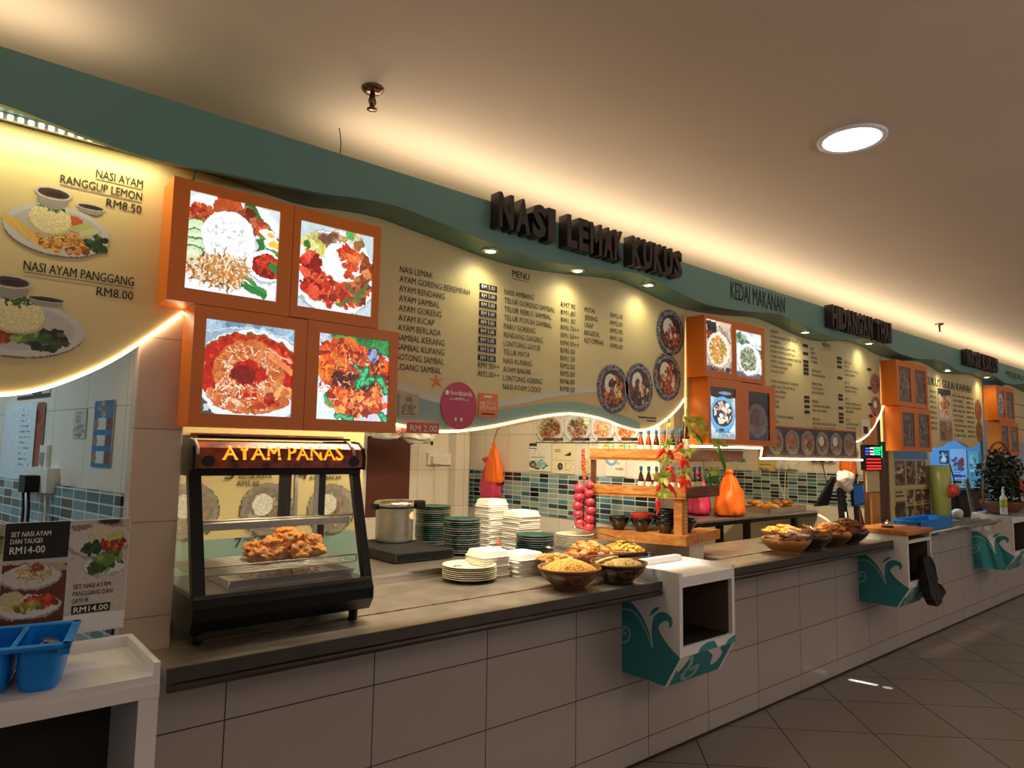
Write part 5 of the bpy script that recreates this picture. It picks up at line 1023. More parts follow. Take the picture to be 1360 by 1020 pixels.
def bowl(name, c, r, h, m, label, group, z=None, trim=None):
    x, y = c; z = ZC if z is None else z; t = E(name, (x, y, z), label, 'bowl', group)
    b = MB().lathe((x, y, z), [(r * .50, 0), (r * .52, .004), (r * .50, h * .12), (r * .72, h * .38), (r * .90, h * .70), (r, h), (r * .97, h + .003), (r * .86, h * .72), (r * .68, h * .44), (r * .4, h * .2), (.001, h * .18)], 48); b.build('shell', m, t)
    if trim:
        MB().lathe((x, y, z + h - .004), [(r * .985, 0), (r * 1.004, 0), (r * 1.004, .007), (r * .985, .008)], 48, ring=True).build('rim', trim, t)
        d = MB()
        for k in range(9):   # carved loops round the side
            a = 2 * PI * k / 9; pts = []
            for q in range(15):
                u = 2 * PI * q / 14; aa = a + .24 * math.cos(u); hh = h * (.60 + .20 * math.sin(u)); rr_ = r * (.70 + (hh / h - .35) * .52) + .0015
                pts.append((x + rr_ * math.cos(aa), y + rr_ * math.sin(aa), z + hh))
            d.tube(pts, .0016, 5, False)
        d.build('carved_loops', trim, t)
    return t
def mound(name, c, r, h, z, m, label, seed=1, strands=0, sm=None, cat='food', rough=.12, sr=.0022, nub=0, nm=None):
    x, y = c; b = MB(); n, k = 36, 12; rr = random.Random(seed); vs = []
    for i in range(k + 1):
        f = i / k
        for j in range(n):
            a = 2 * PI * j / n; rad = r * f; zz = h * (1 - f ** 1.8); q = Vector((math.cos(a) * f * 3, math.sin(a) * f * 3, seed))
            zz += rough * h * noise.noise(q * 1.5) * (1 - f ** 4); vs.append((x + rad * math.cos(a), y + rad * math.sin(a), z + zz))
    fs = [(i * n + j, i * n + (j + 1) % n, (i + 1) * n + (j + 1) % n, (i + 1) * n + j) for i in range(k) for j in range(n)]
    b.add(vs, fs, True)
    for _ in range(strands):
        a0 = rr.uniform(0, 2 * PI); f0 = math.sqrt(rr.uniform(0, .9)); px, py = f0 * math.cos(a0), f0 * math.sin(a0); th = rr.uniform(0, 2 * PI); pts = []
        for q in range(7):
            f = math.hypot(px, py)
            if f > .97: break
            pts.append((x + px * r, y + py * r, z + h * (1 - f ** 1.8) + rr.uniform(.0, .006))); th += rr.uniform(-.7, .7); px += .11 * math.cos(th); py += .11 * math.sin(th)
        if len(pts) > 2: b.m = 1 if sm else 0; b.tube(pts, sr, 5, False)
    b.m = 1 if nm else 0
    for _ in range(nub):
        a0 = rr.uniform(0, 2 * PI); f = math.sqrt(rr.uniform(0, .85)); q = rr.uniform(.012, .024)
        b.blob((x + r * f * math.cos(a0), y + r * f * math.sin(a0), z + h * (1 - f ** 1.8) + q * .15), (q * 1.5, q, q * .7), rr.randint(1, 99), .5, 1.8, 2, rr.uniform(0, PI))
    o = b.build(name, [m, nm or sm] if (nm or sm) else m, None, (x, y, z)); return tag(o, label, cat, kind='stuff')
BG = 'brown food bowls on the nearest counter'
bowl('serving_bowl', (2.335, -.085), .150, .098, 'bowl_brown', 'carved brown bowl heaped with fried noodles, nearest of the bowls', BG, trim='bowl_tan')
mound('fried_noodles', (2.335, -.085), .136, .050, ZC + .080, 'noodle_base', 'orange fried noodles heaped in the carved brown bowl', 2, 430, sm='noodle', sr=.0022)
bowl('serving_bowl', (2.645, -.122), .142, .098, 'bowl_dark', 'dark brown bowl of fried rice noodles beside the white cabinet', BG, trim='bowl_tan')
mound('fried_rice_noodles', (2.645, -.122), .128, .036, ZC + .082, 'bowl_tan', 'pale yellow fried rice noodles in the dark bowl', 3, 300, sm='rice', sr=.0020)
bowl('serving_bowl', (2.72, .15), .135, .098, 'bowl_tan', 'bowl under the pile of pale fried chicken rolls', BG)
bowl('serving_bowl', (2.985, .135), .118, .105, 'bowl_tan', 'tan bowl of yellow potato wedges behind the white cabinet', BG)
bowl('serving_bowl', (2.50, .19), .098, .088, 'bowl_brown', 'small brown bowl of fritters left of the fried chicken rolls', BG)
mound('fritter_crumbs', (2.50, .19), .088, .03, ZC + .072, 'fries', 'yellow vegetable fritters in the small brown bowl', 4, 0, nub=34, nm='fried_pale')
def pieces(name, cat, group, label, mats, n, c, r, z, h, mk, seed):
    rr = random.Random(seed); src = []
    for k in range(n):
        f = math.sqrt((k + .5) / n); a = k * 2.4; x, y = c[0] + r * f * math.cos(a), c[1] + r * f * math.sin(a); zz = z + h * (1 - f ** 1.7)
        if k < 4: o = mk(k).build(name, mats[k % len(mats)], None, (0, 0, 0)); src.append(o)
        else: o = src[k % 4].copy(); COL.objects.link(o)
        o.location = (x, y, zz); o.rotation_euler = (rr.uniform(-.3, .3), rr.uniform(-.3, .3), rr.uniform(0, PI)); ORG[o.name] = Vector((x, y, zz)); tag(o, label, cat, group)
pieces('fried_chicken_roll', 'fried chicken', 'pale fried chicken rolls in the bowl', 'pale golden fried chicken roll heaped in the bowl behind the noodles', ['fried_pale', 'fried'], 19, (2.72, .15), .105, ZC + .095, .055, lambda k: MB().blob((0, 0, 0), (.045, .021, .020), k + 11, .35, 1.7, 3), 6)
def wedge(k):
    b = MB(); pts = [(-.035, 0, .0), (-.012, 0, .006 + .002 * k), (.014, 0, .006), (.036, 0, -.001)]; b.tube(pts, [.004, .010, .0105, .005], 8); return b
pieces('potato_wedge', 'potato wedge', 'potato wedges in the tan bowl', 'yellow potato wedge heaped in the tan bowl behind the white cabinet', ['fries'], 30, (2.985, .135), .088, ZC + .100, .035, wedge, 8)
# tongs resting across the bowls
def tongs(p0, p1, w, label, m='chrome', grip=None, grp='serving tongs across the bowls'):
    t = E('serving_tongs', tuple((a + b_) / 2 for a, b_ in zip(p0, p1)), label, 'tongs', grp); p0, p1 = Vector(p0), Vector(p1); d = (p1 - p0); side = Vector((-d.y, d.x, 0)).normalized()
    for s in (-1, 1):
        a = p0 + side * s * w; mid = p0.lerp(p1, .55) + side * s * w * .8 + Vector((0, 0, .004)); b = MB()
        for (q0, q1, wd) in ((a, mid, .012), (mid, p1 + side * s * .003, .008)):
            n_ = Vector((0, 0, .0012)); u = side * wd; b.add([q0 - u - n_, q0 + u - n_, q1 + u * .8 - n_, q1 - u * .8 - n_, q0 - u + n_, q0 + u + n_, q1 + u * .8 + n_, q1 - u * .8 + n_], [(0, 3, 2, 1), (4, 5, 6, 7), (0, 1, 5, 4), (1, 2, 6, 5), (2, 3, 7, 6), (3, 0, 4, 7)])
        b.lathe((a.x, a.y, a.z - .004), [(.001, 0), (.012, .001), (.015, .004), (.012, .006), (.001, .007)], 14); b.build('arm', m, t)
    if grip: MB().tube([tuple(p0.lerp(p1, .62)), tuple(p0.lerp(p1, .98))], .011, 10).build('grip', grip, t)
    b = MB(); ring = [(p1.x + .010 * math.cos(q * PI / 8) * d.normalized().x, p1.y + .010 * math.cos(q * PI / 8) * d.normalized().y, p1.z + .010 * math.sin(q * PI / 8)) for q in range(17)]; b.tube(ring, .0025, 6); b.build('hanging_ring', m, t); return t
tongs((2.40, -.02, 1.115), (2.79, -.19, 1.118), .013, 'steel tongs with a black grip resting over the dark rice noodle bowl', grip='black_paint')
tongs((2.43, .16, 1.140), (2.66, .03, 1.118), .016, 'broad steel tongs lying over the fritters in front of the chicken rolls')
tongs((2.79, .33, 1.205), (3.00, .08, 1.128), .013, 'steel tongs leaning up out of the potato wedge bowl')

# ================================================================ steamer, stove and back corner of the nearest stall
t = E('gas_stove', (2.04, 1.0, 1.03), 'low black stove under the steel steamer pot', 'stove')
MB().box(1.86, 2.24, .72, 1.30, 1.034, 1.085, .006).build('body', 'black_matte', t)
MB().box(1.88, 2.22, .714, .722, 1.042, 1.078).build('front_panel', 'black_paint', t)
t = E('steamer_pot', (2.10, 1.14, 1.085), 'stainless steel steamer pot with black lid handle on the black stove', 'pot')
MB().lathe((2.10, 1.14, 1.085), [(.100, 0), (.108, .006), (.110, .02), (.110, .20), (.113, .205)], 44).build('body', 'steel', t)
MB().lathe((2.10, 1.14, 1.290), [(.116, 0), (.122, .004), (.122, .022), (.110, .034), (.06, .044), (.001, .046)], 44).build('lid', 'chrome', t)
MB().lathe((2.10, 1.14, 1.283), [(.112, 0), (.119, 0), (.119, .010), (.112, .010)], 44, ring=True).build('lid_band', 'black_paint', t)
hb = MB(); hb.box(2.195, 2.26, 1.05, 1.10, 1.275, 1.325, .01); hb.build('side_handle', 'black_paint', t); hb = MB(); hb.box(1.955, 2.0, 1.13, 1.18, 1.275, 1.31, .008); hb.build('side_handle', 'black_paint', t)
b = MB(); n_ = 14
for i in range(n_):
    pass
vs = []; rad = .1113
for i in range(n_ + 1):
    a = -1.25 + 1.0 * i / n_; u = (i / n_ - .5) * 2; hh = .022 * math.sqrt(max(0, 1 - u * u)) + .002
    vs += [(2.10 + rad * math.cos(a), 1.14 + rad * math.sin(a), 1.24 - hh), (2.10 + rad * math.cos(a), 1.14 + rad * math.sin(a), 1.24 + hh)]
b.add(vs, [(2 * i, 2 * i + 2, 2 * i + 3, 2 * i + 1) for i in range(n_)]); b.build('oval_badge', 'cream_paper', t)
tag(MB().box(2.58, 2.965, 2.385, 2.398, 1.10, 1.725).build('wall_panel', 'maroon', None, (2.77, 2.39, 1.1)), 'dark red brown panel on the back wall behind the steamer', 'panel')
t = E('plastic_sack', (2.6, 1.9, 1.66), 'crumpled white plastic sack with red print hanging above the brown panel', 'sack')
b = MB(); b.blob((2.46, 1.88, 1.80), (.17, .10, .10), 4, .25, 1.6, 4); b.blob((2.72, 1.90, 1.76), (.15, .09, .085), 7, .3, 2.0, 4); b.build('sack', 'white_paper', t)
b = MB(); rr = random.Random(2)
for k in range(7): x = 2.45 + .035 * k; b.box(x, x + .022, 1.790, 1.793, 1.735 + .004 * k, 1.765 + .006 * k)
b.build('red_print', 'red_tag', t)
t = E('sack_hook', (2.6, 2.05, 1.86), 'metal bar holding the white plastic sack', 'hook'); MB().tube([(2.3, 1.98, 1.875), (2.9, 1.98, 1.845)], .006, 8).build('bar', 'steel', t); MB().tube([(2.3, 1.98, 1.875), (2.3, 2.4, 1.875)], .006, 8).build('bracket', 'steel', t); MB().tube([(2.9, 1.98, 1.845), (2.9, 2.4, 1.845)], .006, 8).build('bracket', 'steel', t)
def socket(x0, x1, y, z0, z1, label, n, axis='Y', plugs=(), cord=None, d=.03, cat='socket'):
    """wall socket box; axis Y faces the front, axis X faces the left."""
    P = (lambda a, q, z: (a, y - q, z)) if axis == 'Y' else (lambda a, q, z: (y - q, a, z))
    t = E('wall_socket', P((x0 + x1) / 2, 0, z0), label, cat)
    def bx(a0, a1, q0, q1, b0, b1, nm, m):
        p, q = P(a0, q0, b0), P(a1, q1, b1); MB().box(min(p[0], q[0]), max(p[0], q[0]), min(p[1], q[1]), max(p[1], q[1]), b0, b1, .002).build(nm, m, t)
    bx(x0, x1, 0, d, z0, z1, 'box', 'socket'); w = (x1 - x0) / n
    for k in range(n):
        c = x0 + w * (k + .5); bx(c - w * .12, c + w * .12, d, d + .004, z1 - .025, z1 - .008, 'switch', 'white_lam')
        if k in plugs: bx(c - w * .32, c + w * .32, d, d + .04, z0 + .01, z1 - .03, 'plug', 'black_paint' if plugs[k] else 'socket')
    if cord:
        for pts, m in cord: MB().tube([P(*p) for p in smooth(pts, 5)], .004, 6).build('cord', m, t)
    return t
socket(3.13, 3.37, 2.398, 1.50, 1.60, 'white wall socket with white plug in the back corner of the nearest stall', 2, plugs={0: 0}, cord=[([(3.19, .06, 1.52), (3.20, .05, 1.40), (3.21, .03, 1.2), (3.21, .02, 1.03)], 'socket')])
for x, z in ((2.97, 1.665), (3.17, 1.665)): tag(MB().box(x, x + .018, 2.39, 2.4, z, z + .03).build('wall_clip', 'black_paint', None, (x, 2.4, z)), 'small black clip on the white tiles above the corner socket', 'clip', 'black clips on the back tiles')
# orange and pink bag hanging on the mosaic wall
t = E('hanging_bag', (3.545, 2.0, 1.2), 'orange and pink carrier bag hanging on the mosaic wall above the foam boxes', 'bag')
b = MB(); b.bag((3.522, 2.03, 1.235), .10, .24, .34, 3, .5); b.build('pink_body', 'pink_bag', t)
b = MB(); b.bag((3.512, 1.97, 1.36), .09, .19, .34, 5, .18); b.build('orange_bag', 'orange_bag', t)
b = MB(); b.bag((3.525, 2.03, 1.195), .09, .22, .10, 8, .6); b.build('orange_base', 'orange_bag', t)
MB().tube([(3.515, 1.99, 1.68), (3.525, 1.98, 1.74), (3.55, 1.985, 1.80), (3.578, 1.985, 1.812)], .004, 6).build('wire_hook', 'steel_dark', t)
# food photographs and notices on the partition
def wallpic(pic, name, x, y0, y1, z0, z1, label, cat, group=None):
    """picture on a wall facing left (-X); u runs from far (y1) to near (y0)."""
    t = E(name, (x, (y0 + y1) / 2, z0), label, cat, group)
    MB().box(x, x + .0015, y0, y1, z0, z1).build('sheet', 'white_paper', t)
    pic.mesh('print', 'print', t, (x - .0006, y1, z0), (0, y0 - y1, 0), (0, 0, z1 - z0)); return t
fp = [([(90, 60, 30), (150, 70, 40), (60, 80, 40), (176, 110, 60)], (206, 200, 190)), ([(100, 50, 30), (150, 80, 60), (70, 70, 40), (190, 150, 110)], (200, 204, 206)), ([(214, 130, 80), (226, 170, 120), (180, 90, 50), (240, 210, 170)], (206, 206, 200)), ([(226, 110, 50), (206, 80, 40), (240, 160, 90)], (214, 206, 196))]
names = ['dark fried noodles', 'brown noodles with cucumber slices', 'pale orange noodles', 'bright orange fried noodles']
for k, (y1, y0) in enumerate([(1.53, 1.215), (1.205, .945), (.935, .722), (.717, .505)]):
    p = plate(140 + k, 40, 50, (196, 198, 196), fp[k][1], fp[k][0], False, .54, True, None); p.rect(0, 1, 0, .02, (60, 50, 40)); q = p.rng
    p.straws(120, .5, .52, .36, .34, .12, .018, fp[k][0])
    if k == 1:
        for j in range(3): p.ell(.86, .9 - .11 * j, .14, .08, (170, 190, 140)); p.ell(.86, .9 - .11 * j, .11, .055, (220, 228, 190))
    p.rect(.28, .98, .06, .16, (30, 26, 22), .4); p.text_rows(1, .3, .95, .08, .14, (90, 70, 50), .8)
    wallpic(p, 'dish_photo', 3.570, y0, y1, 1.695, 1.905, 'dish photo of ' + names[k] + ' on the partition above the mosaic', 'photo', 'dish photos on the partition')
p = Pic(28, 70, (226, 222, 206), 150); p.rect(.0, .35, .88, 1, (40, 60, 50)); p.rect(.0, .34, .80, .83, (30, 30, 34)); p.text_rows(4, .1, .9, .55, .78, (190, 186, 176)); p.text_rows(2, .1, .9, .46, .53, (60, 50, 44)); p.blobs(16, .45, .22, .3, .14, .06, .14, [(120, 170, 170), (80, 130, 130), (170, 200, 196)]); p.ell(.18, .22, .16, .12, (60, 80, 40)); p.ell(.18, .22, .09, .07, (196, 130, 60)); p.rect(.3, .5, .06, .12, (30, 40, 44))
wallpic(p, 'notice_poster', 3.5705, 1.355, 1.60, 1.475, 1.69, 'pale notice poster with round fruit picture below the leftmost dish photo', 'notice')
p = Pic(30, 50, (226, 214, 176), 151); p.rect(0, 1, .45, .46, (180, 170, 140)); p.text_rows(2, .1, .5, .7, .84, (150, 130, 100)); p.put((p.U - .5 > .2 * 0) & (p.U < .85) & (p.V < .72) & (p.V > .6) & (p.V - .6 < (p.U - .5) * .4), (50, 34, 50)); p.ell(.36, .24, .12, .12, (40, 34, 40)); p.ell(.36, .24, .06, .06, (120, 110, 110)); p.text_rows(3, .6, .95, .1, .4, (206, 196, 166))
wallpic(p, 'notice_sheet', 3.5705, 1.10, 1.335, 1.465, 1.685, 'cream notice sheet with black round seal on the partition', 'notice')
p = Pic(20, 26, (214, 190, 142), 152); p.text_rows(3, .2, .8, .6, .9, (150, 130, 90))
wallpic(p, 'notice_sheet', 3.5705, .93, 1.03, 1.475, 1.58, 'small tan notice card just left of the onion string', 'notice')
p = Pic(20, 40, (230, 224, 208), 153); p.ell(.3, .6, .3, .2, (110, 170, 210)); p.ell(.3, .6, .15, .1, (230, 226, 214)); p.text_rows(3, .5, .9, .2, .8, (180, 170, 160))
wallpic(p, 'notice_sheet', 3.5705, .62, .80, 1.465, 1.64, 'white notice with a blue round mark behind the wooden rack', 'notice')
# ================================================================ wooden rack on the partition end
C0 = Vector((3.45, .05, 0)); dl = Vector((-.35, .94, 0)); dr = Vector((.98, .2, 0)); il = Vector((.94, .35, 0)); ir = Vector((-.2, .98, 0)); LL = .62
def P2(v): return (v.x, v.y)
t = E('wooden_rack', (3.42, .3, 1.07), 'open wooden corner rack with sauce bottles, standing at the partition end', 'rack')
def plank(a, d, inn, l0, l1, th, z0, z1, nm, m):
    p = [a + d * l0, a + d * l1, a + d * l1 + inn * th, a + d * l0 + inn * th]; b = MB(); b.prism([P2(q) for q in p], lambda x, y, z: (x, y, z), z0, z1); b.build(nm, m, t)
for z0, z1, r in [(1.580, 1.652, .98), (1.355, 1.425, .53)]:
    plank(C0, dl, il, 0, LL, .018, z0, z1, 'side_plank', 'wood_rack'); plank(C0 + dr * .001, dr, ir, 0, r, .018, z0, z1, 'front_plank', 'wood_shaded_x')
def deck(z0, z1, r, wl, nm):
    b = MB(); q = [C0, C0 + dl * LL, C0 + dl * LL + il * wl, C0 + dr * .16 + dl * .0 + ir * .16, C0 + dr * r + ir * .14, C0 + dr * r]; b.prism([P2(v) for v in q], lambda x, y, z: (x, y, z), z0, z1); b.build(nm, 'wood_x', t)
deck(1.585, 1.598, .53, .115, 'shelf'); deck(1.362, 1.374, .50, .115, 'shelf')
b = MB(); q = [C0, C0 + dl * LL, C0 + dl * LL + il * .15, C0 + dr * .18 + ir * .16, C0 + dr * .53 + ir * .14, C0 + dr * .53]; b.prism([P2(v) for v in q], lambda x, y, z: (x, y, z), 1.078, 1.138); b.build('bottom_shelf', 'wood_rack', t)
for l, w in ((LL - .03, .03),):
    plank(C0 + il * .012, dl, il, l, l + .028, .028, 1.138, 1.652, 'rear_post', 'wood_dark')
b = MB(); p0 = C0 + dl * .03 + il * .02; b.prism([P2(p0), P2(p0 + dl * .05), P2(p0 + dl * .05 + il * .02), P2(p0 + il * .02)], lambda x, y, z: (x, y, z), 1.138, 1.362); b.build('perforated_post', 'wood_rack', t)
p0 = C0 + dr * .02 + ir * .03; b = MB(); b.prism([P2(p0), P2(p0 + dr * .075), P2(p0 + dr * .075 + ir * .02), P2(p0 + ir * .02)], lambda x, y, z: (x, y, z), 1.138, 1.362); b.build('perforated_post', 'wood_light', t)
hb = MB()
for k in range(9):
    for q in (p0 + dr * .008, p0 + dr * .066): z = 1.155 + .023 * k; v = q - ir * .001; hb.tube([tuple(v + Vector((0, 0, z))), tuple(v - ir * .0015 + Vector((0, 0, z)))], .005, 8)
hb.build('peg_holes', 'seam', t)
# bottles
def bottle(p, z, h, m, label, cap='cap_blue', lab='label_white', r=.0185):
    t = E('sauce_bottle', (p.x, p.y, z), label, 'bottle', 'sauce bottles on the wooden rack'); c = (p.x, p.y, z)
    MB().lathe(c, [(r * .95, 0), (r, .004), (r, h * .50), (r * .80, h * .62), (r * .42, h * .78), (r * .40, h * .86)], 18).build('body', m, t)
    MB().lathe((p.x, p.y, z + h * .845), [(r * .52, 0), (r * .56, .002), (r * .56, h * .14), (r * .48, h * .155)], 16).build('cap', cap, t)
    MB().lathe((p.x, p.y, z + h * .10), [(r * 1.015, 0), (r * 1.03, .001), (r * 1.03, h * .34), (r * 1.015, h * .345)], 18, ring=True).build('label_band', lab, t)
pos = ['beside the chili garland', 'next to the corner', 'third from the corner', 'fourth from the corner', 'fifth from the corner', 'sixth from the corner']
for k in range(6):
    p = C0 + dl * (.045 + .050 * k) + il * .052; bottle(p, 1.599, .175, ['sauce_dark', 'sauce_dark', 'sauce', 'sauce_dark', 'sauce', 'sauce'][k], 'blue capped sauce bottle on the upper shelf, ' + pos[k][:40], lab='label_white' if k % 2 else 'label_mint')
    p = C0 + dl * (.045 + .050 * k) + il * .052; bottle(p, 1.375, .170, ['sauce', 'sauce', 'sauce', 'sauce', 'sauce_dark', 'sauce_dark'][k], 'blue capped sauce bottle on the middle shelf, ' + pos[k][:40], lab='label_white')
for k in range(4):
    p = C0 + dr * (.10 + .085 * k) + ir * .06; bottle(p, 1.375, .170, ['sauce_dark', 'sauce', 'sauce_dark', 'sauce_dark'][k], 'sauce bottle on the middle shelf front, ' + ['first', 'second', 'third', 'last'][k] + ' right of the corner')
p = C0 + dr * .17 + ir * .075; bottle(p, 1.599, .27, 'sauce_dark', 'tall dark bottle with a gold cap on the upper shelf front', cap='wood_light', r=.026)
for k in range(7):
    p = C0 + dl * (.345 + .036 * k) + il * .05
    t = E('sachet_box', (p.x, p.y, 1.599), 'small pale sachet box in the row on the upper rack shelf', 'box', 'sachet boxes on the upper rack shelf')
    b = MB(); b.prism([P2(p - dl * .015 - il * .012), P2(p + dl * .015 - il * .012), P2(p + dl * .015 + il * .012), P2(p - dl * .015 + il * .012)], lambda x, y, z: (x, y, z), 1.599, 1.682); b.build('carton', ['label_white', 'label_mint', 'cream_paper'][k % 3], t)
    b = MB(); b.prism([P2(p - dl * .012 - il * .0128), P2(p + dl * .012 - il * .0128), P2(p + dl * .012 - il * .0120), P2(p - dl * .012 - il * .0120)], lambda x, y, z: (x, y, z), 1.665, 1.678); b.build('stripe', ['leaf', 'yellow_jar', 'orange_sticker'][k % 3], t)
light('AREA', tuple(C0 + dl * .30 + il * .10 + Vector((0, 0, 1.580))), 1.6, (1.0, .80, .48), (-.2, -.1, -1), shape='RECTANGLE', size=.4, size_y=.03).rotation_euler = (0, .15, math.atan2(dl.y, dl.x))
# small black bowls on the bottom shelf
for k, (tl, tr_, lev, m, lab) in enumerate([(.45, None, 0, 'black_bowl', 'glossy black bowl on the rack bottom shelf, closest to the onion string'), (.30, None, 0, 'black_bowl', 'glossy black bowl on the rack bottom shelf, under the red bowl'), (.15, None, 0, 'black_bowl', 'glossy black bowl under the stacked black bowls of the rack'), (None, .13, 0, 'black_bowl', 'glossy black bowl on the rack bottom shelf in front of the pale post'),
                                           (.30, None, 1, 'red_bowl', 'small red bowl nested on top of a black bowl on the rack'), (.15, None, 1, 'black_bowl', 'black bowl stacked second in the pile on the rack bottom shelf'), (.15, None, 2, 'black_bowl', 'uppermost black bowl of the pile on the rack bottom shelf')]):
    p = C0 + (dl * tl + il * .078 if tl else dr * (tr_ + .05) + ir * .085); r, h, z = .071, .082, 1.139 + (.030 * lev)
    bowl('sauce_bowl', (p.x, p.y), r, h, m, lab, 'small bowls on the rack', z)
# onion string
e0 = C0 + dl * (LL + .02) - il * .05
t = E('onion_string', (e0.x, e0.y, 1.65), 'string of red onions hanging at the back corner of the wooden rack', 'onion string')
MB().tube([(e0.x, e0.y, 1.655), (e0.x, e0.y, 1.45), (e0.x, e0.y, 1.14)], .006, 8).build('rope', 'rope', t)
b = MB(); rr = random.Random(4)
for k in range(9): b.blob((e0.x + rr.uniform(-.01, .01), e0.y, 1.635 - .022 * k), (.012, .012, .016), k, .2, 1, 2)
b.build('bead_cord', 'red_tag', t)
side = Vector((.76, -.645, 0))
for k in range(11):
    s = (.036 if k % 2 == 0 else -.034) + .006 * math.sin(k * 2.3); z = 1.425 - .0268 * k + .005 * math.sin(k * 3.1); c = e0 + side * s - Vector((.64, .76, 0)) * .02
    g_ = .78 + .16 * abs(math.sin(k * 1.7)); b = MB(); b.lathe((c.x, c.y, z - .034), [(r_ * g_, h_ * g_) for r_, h_ in [(.002, 0), (.014, .002), (.030, .012), (.039, .028), (.038, .042), (.028, .058), (.010, .068), (.004, .082), (.001, .086)]], 22); b.build('onion', 'onion', t)
# chili garlands at the front corner
gp = lambda cx, cy, o=0.0: Vector((3.40, -.02, 1.50)) + Vector((.7637, -.6453, 0)) * ((800 + cx / 5.667 - 917.1) / 900 * 4.03) + Vector((0, 0, -(540 + cy / 5.667 - 631.6) / 900 * 4.03)) - Vector((.64, .76, 0)) * o
def chili(t, a, c, m='chili', o=0.0, r=.0155):
    p, q = gp(*a, o), gp(*c, o); q = p + (q - p) * 1.12; d = q - p; n = Vector((.7637, -.6453, 0)) * .012; pts = [p, p + d * .15, p + d * .45 + n * .6, p + d * .75 + n, q + n * .3]
    b = MB(); b.tube([tuple(v) for v in smooth([tuple(v) for v in pts], 3)], [r * (.35 + .65 * min(1, k / 2.5)) * (1 - .85 * max(0, (k - 4) / 8) ** 1.2) for k in range(13)], 10); ob = b.build('chili' if m == 'chili' else 'green_chili', m, t)
    MB().tube([tuple(p - d * .14 + Vector((0, 0, .004))), tuple(p + d * .02)], [.0022, .0045], 6).build('chili_stalk', 'green_chili', ob)
def leaves(t, cx, cy, n, s, seed, m='leaf'):
    rr = random.Random(seed); b = MB(); c = gp(cx, cy, .02)
    for k in range(n):
        a = rr.uniform(0, 2 * PI); el = rr.uniform(-.9, .5); d = Vector((.7637, -.6453, 0)) * math.cos(a) * math.cos(el) + Vector((-.64, -.76, 0)) * abs(math.sin(a)) * math.cos(el) * .6 + Vector((0, 0, math.sin(a) * .8 + math.sin(el) * .4)); d.normalize()
        w = d.cross(Vector((.64, .76, .2))).normalized() * s * .20; l = s * rr.uniform(.55, 1.0); up = d.cross(w).normalized() * s * .12
        P = [c, c + d * l * .4 + w, c + d * l * .45 + up, c + d * l * .4 - w, c + d * l]; b.add([tuple(v) for v in P], [(0, 1, 2), (0, 2, 3), (1, 4, 2), (2, 4, 3)], True)
    b.build('leaf_cluster', m, t)
def stem(t, pts):
    MB().tube([tuple(gp(*p)) for p in smooth(pts, 5)], .003, 6).build('stem', 'leaf', t)
t = E('chili_garland', tuple(gp(480, 60)), 'garland of red chilies and pale leaves hanging left of the rack corner', 'garland', 'chili garlands on the rack')
stem(t, [(500, 30), (490, 200), (470, 350), (440, 500), (430, 690)])
for a, c in [((462, 320), (395, 395)), ((485, 325), (505, 420)), ((480, 455), (470, 500)), ((495, 450), (535, 555)), ((430, 590), (385, 660)), ((488, 575), (540, 675)), ((418, 690), (400, 800)), ((455, 560), (462, 640)), ((500, 330), (520, 400))]: chili(t, a, c, o=.01)
for k, (x, y, n, s) in enumerate([(485, 290, 9, .06), (450, 420, 7, .05), (450, 530, 16, .075), (480, 400, 6, .05), (450, 650, 11, .07), (500, 130, 4, .04)]): leaves(t, x, y, n, s, k + 1)
t = E('chili_garland', tuple(gp(620, 60)), 'garland of red chilies hanging in front of the rack corner post', 'garland', 'chili garlands on the rack')
stem(t, [(640, 20), (625, 200), (605, 400), (600, 520)])
for a, c in [((605, 285), (525, 350)), ((598, 390), (570, 490)), ((618, 395), (630, 472)), ((600, 500), (608, 640)), ((625, 540), (640, 605)), ((588, 545), (570, 610)), ((680, 190), (672, 240))]: chili(t, a, c, o=.02)
for k, (x, y, n, s) in enumerate([(640, 340, 13, .07), (610, 500, 11, .065), (660, 190, 10, .06), (640, 110, 9, .055)]): leaves(t, x, y, n, s, k + 11)
t = E('vine_garland', tuple(gp(780, 230)), 'trailing green vine with green chilies right of the wooden rack', 'garland')
stem(t, [(660, 60), (720, 150), (800, 220), (860, 290), (890, 380), (905, 470)]); stem(t, [(830, 400), (820, 500), (800, 560)])
for a, c in [((715, 215), (735, 295)), ((800, 510), (785, 592)), ((845, 505), (852, 592)), ((820, 490), (815, 560)), ((880, 320), (908, 480))]: chili(t, a, c, 'green_chili', o=.0, r=.016)
for k, (x, y, n, s) in enumerate([(735, 140, 12, .05), (760, 190, 9, .045), (870, 280, 12, .065), (820, 480, 12, .055), (720, 110, 8, .045)]): leaves(t, x, y, n, s, k + 21)

# ================================================================ second stall
t = E('steel_table', (5.6, 1.3, 0), 'long steel topped table with black frame inside the second stall', 'table')
MB().box(4.2, 7.06, 1.0, 1.75, 1.040, 1.058).build('top', 'steel', t); MB().box(4.2, 7.06, 1.0, 1.03, 1.005, 1.040).build('front_rail', 'black_paint', t)
for x in (4.3, 5.28, 5.72, 6.6): MB().box(x, x + .05, 1.0, 1.05, 0, 1.005).build('leg', 'black_paint', t)
t = E('carrier_bag', (5.62, 1.14, 1.058), 'full orange carrier bag with tied handles standing on the steel table', 'bag')
MB().bag((5.70, 1.17, 1.060), .37, .26, .43, 2, .20, .3).build('body', 'orange_bag', t)
t = E('carrier_bag', (5.40, 1.30, 1.058), 'pink carrier bag behind the orange bag on the steel table', 'bag')
MB().bag((5.56, 1.42, 1.060), .33, .24, .41, 6, .22, .8).build('body', 'pink_bag', t)
t = E('food_tray', (6.6, 1.2, 1.058), 'steel tray of pale fried rolls on the steel table', 'tray')
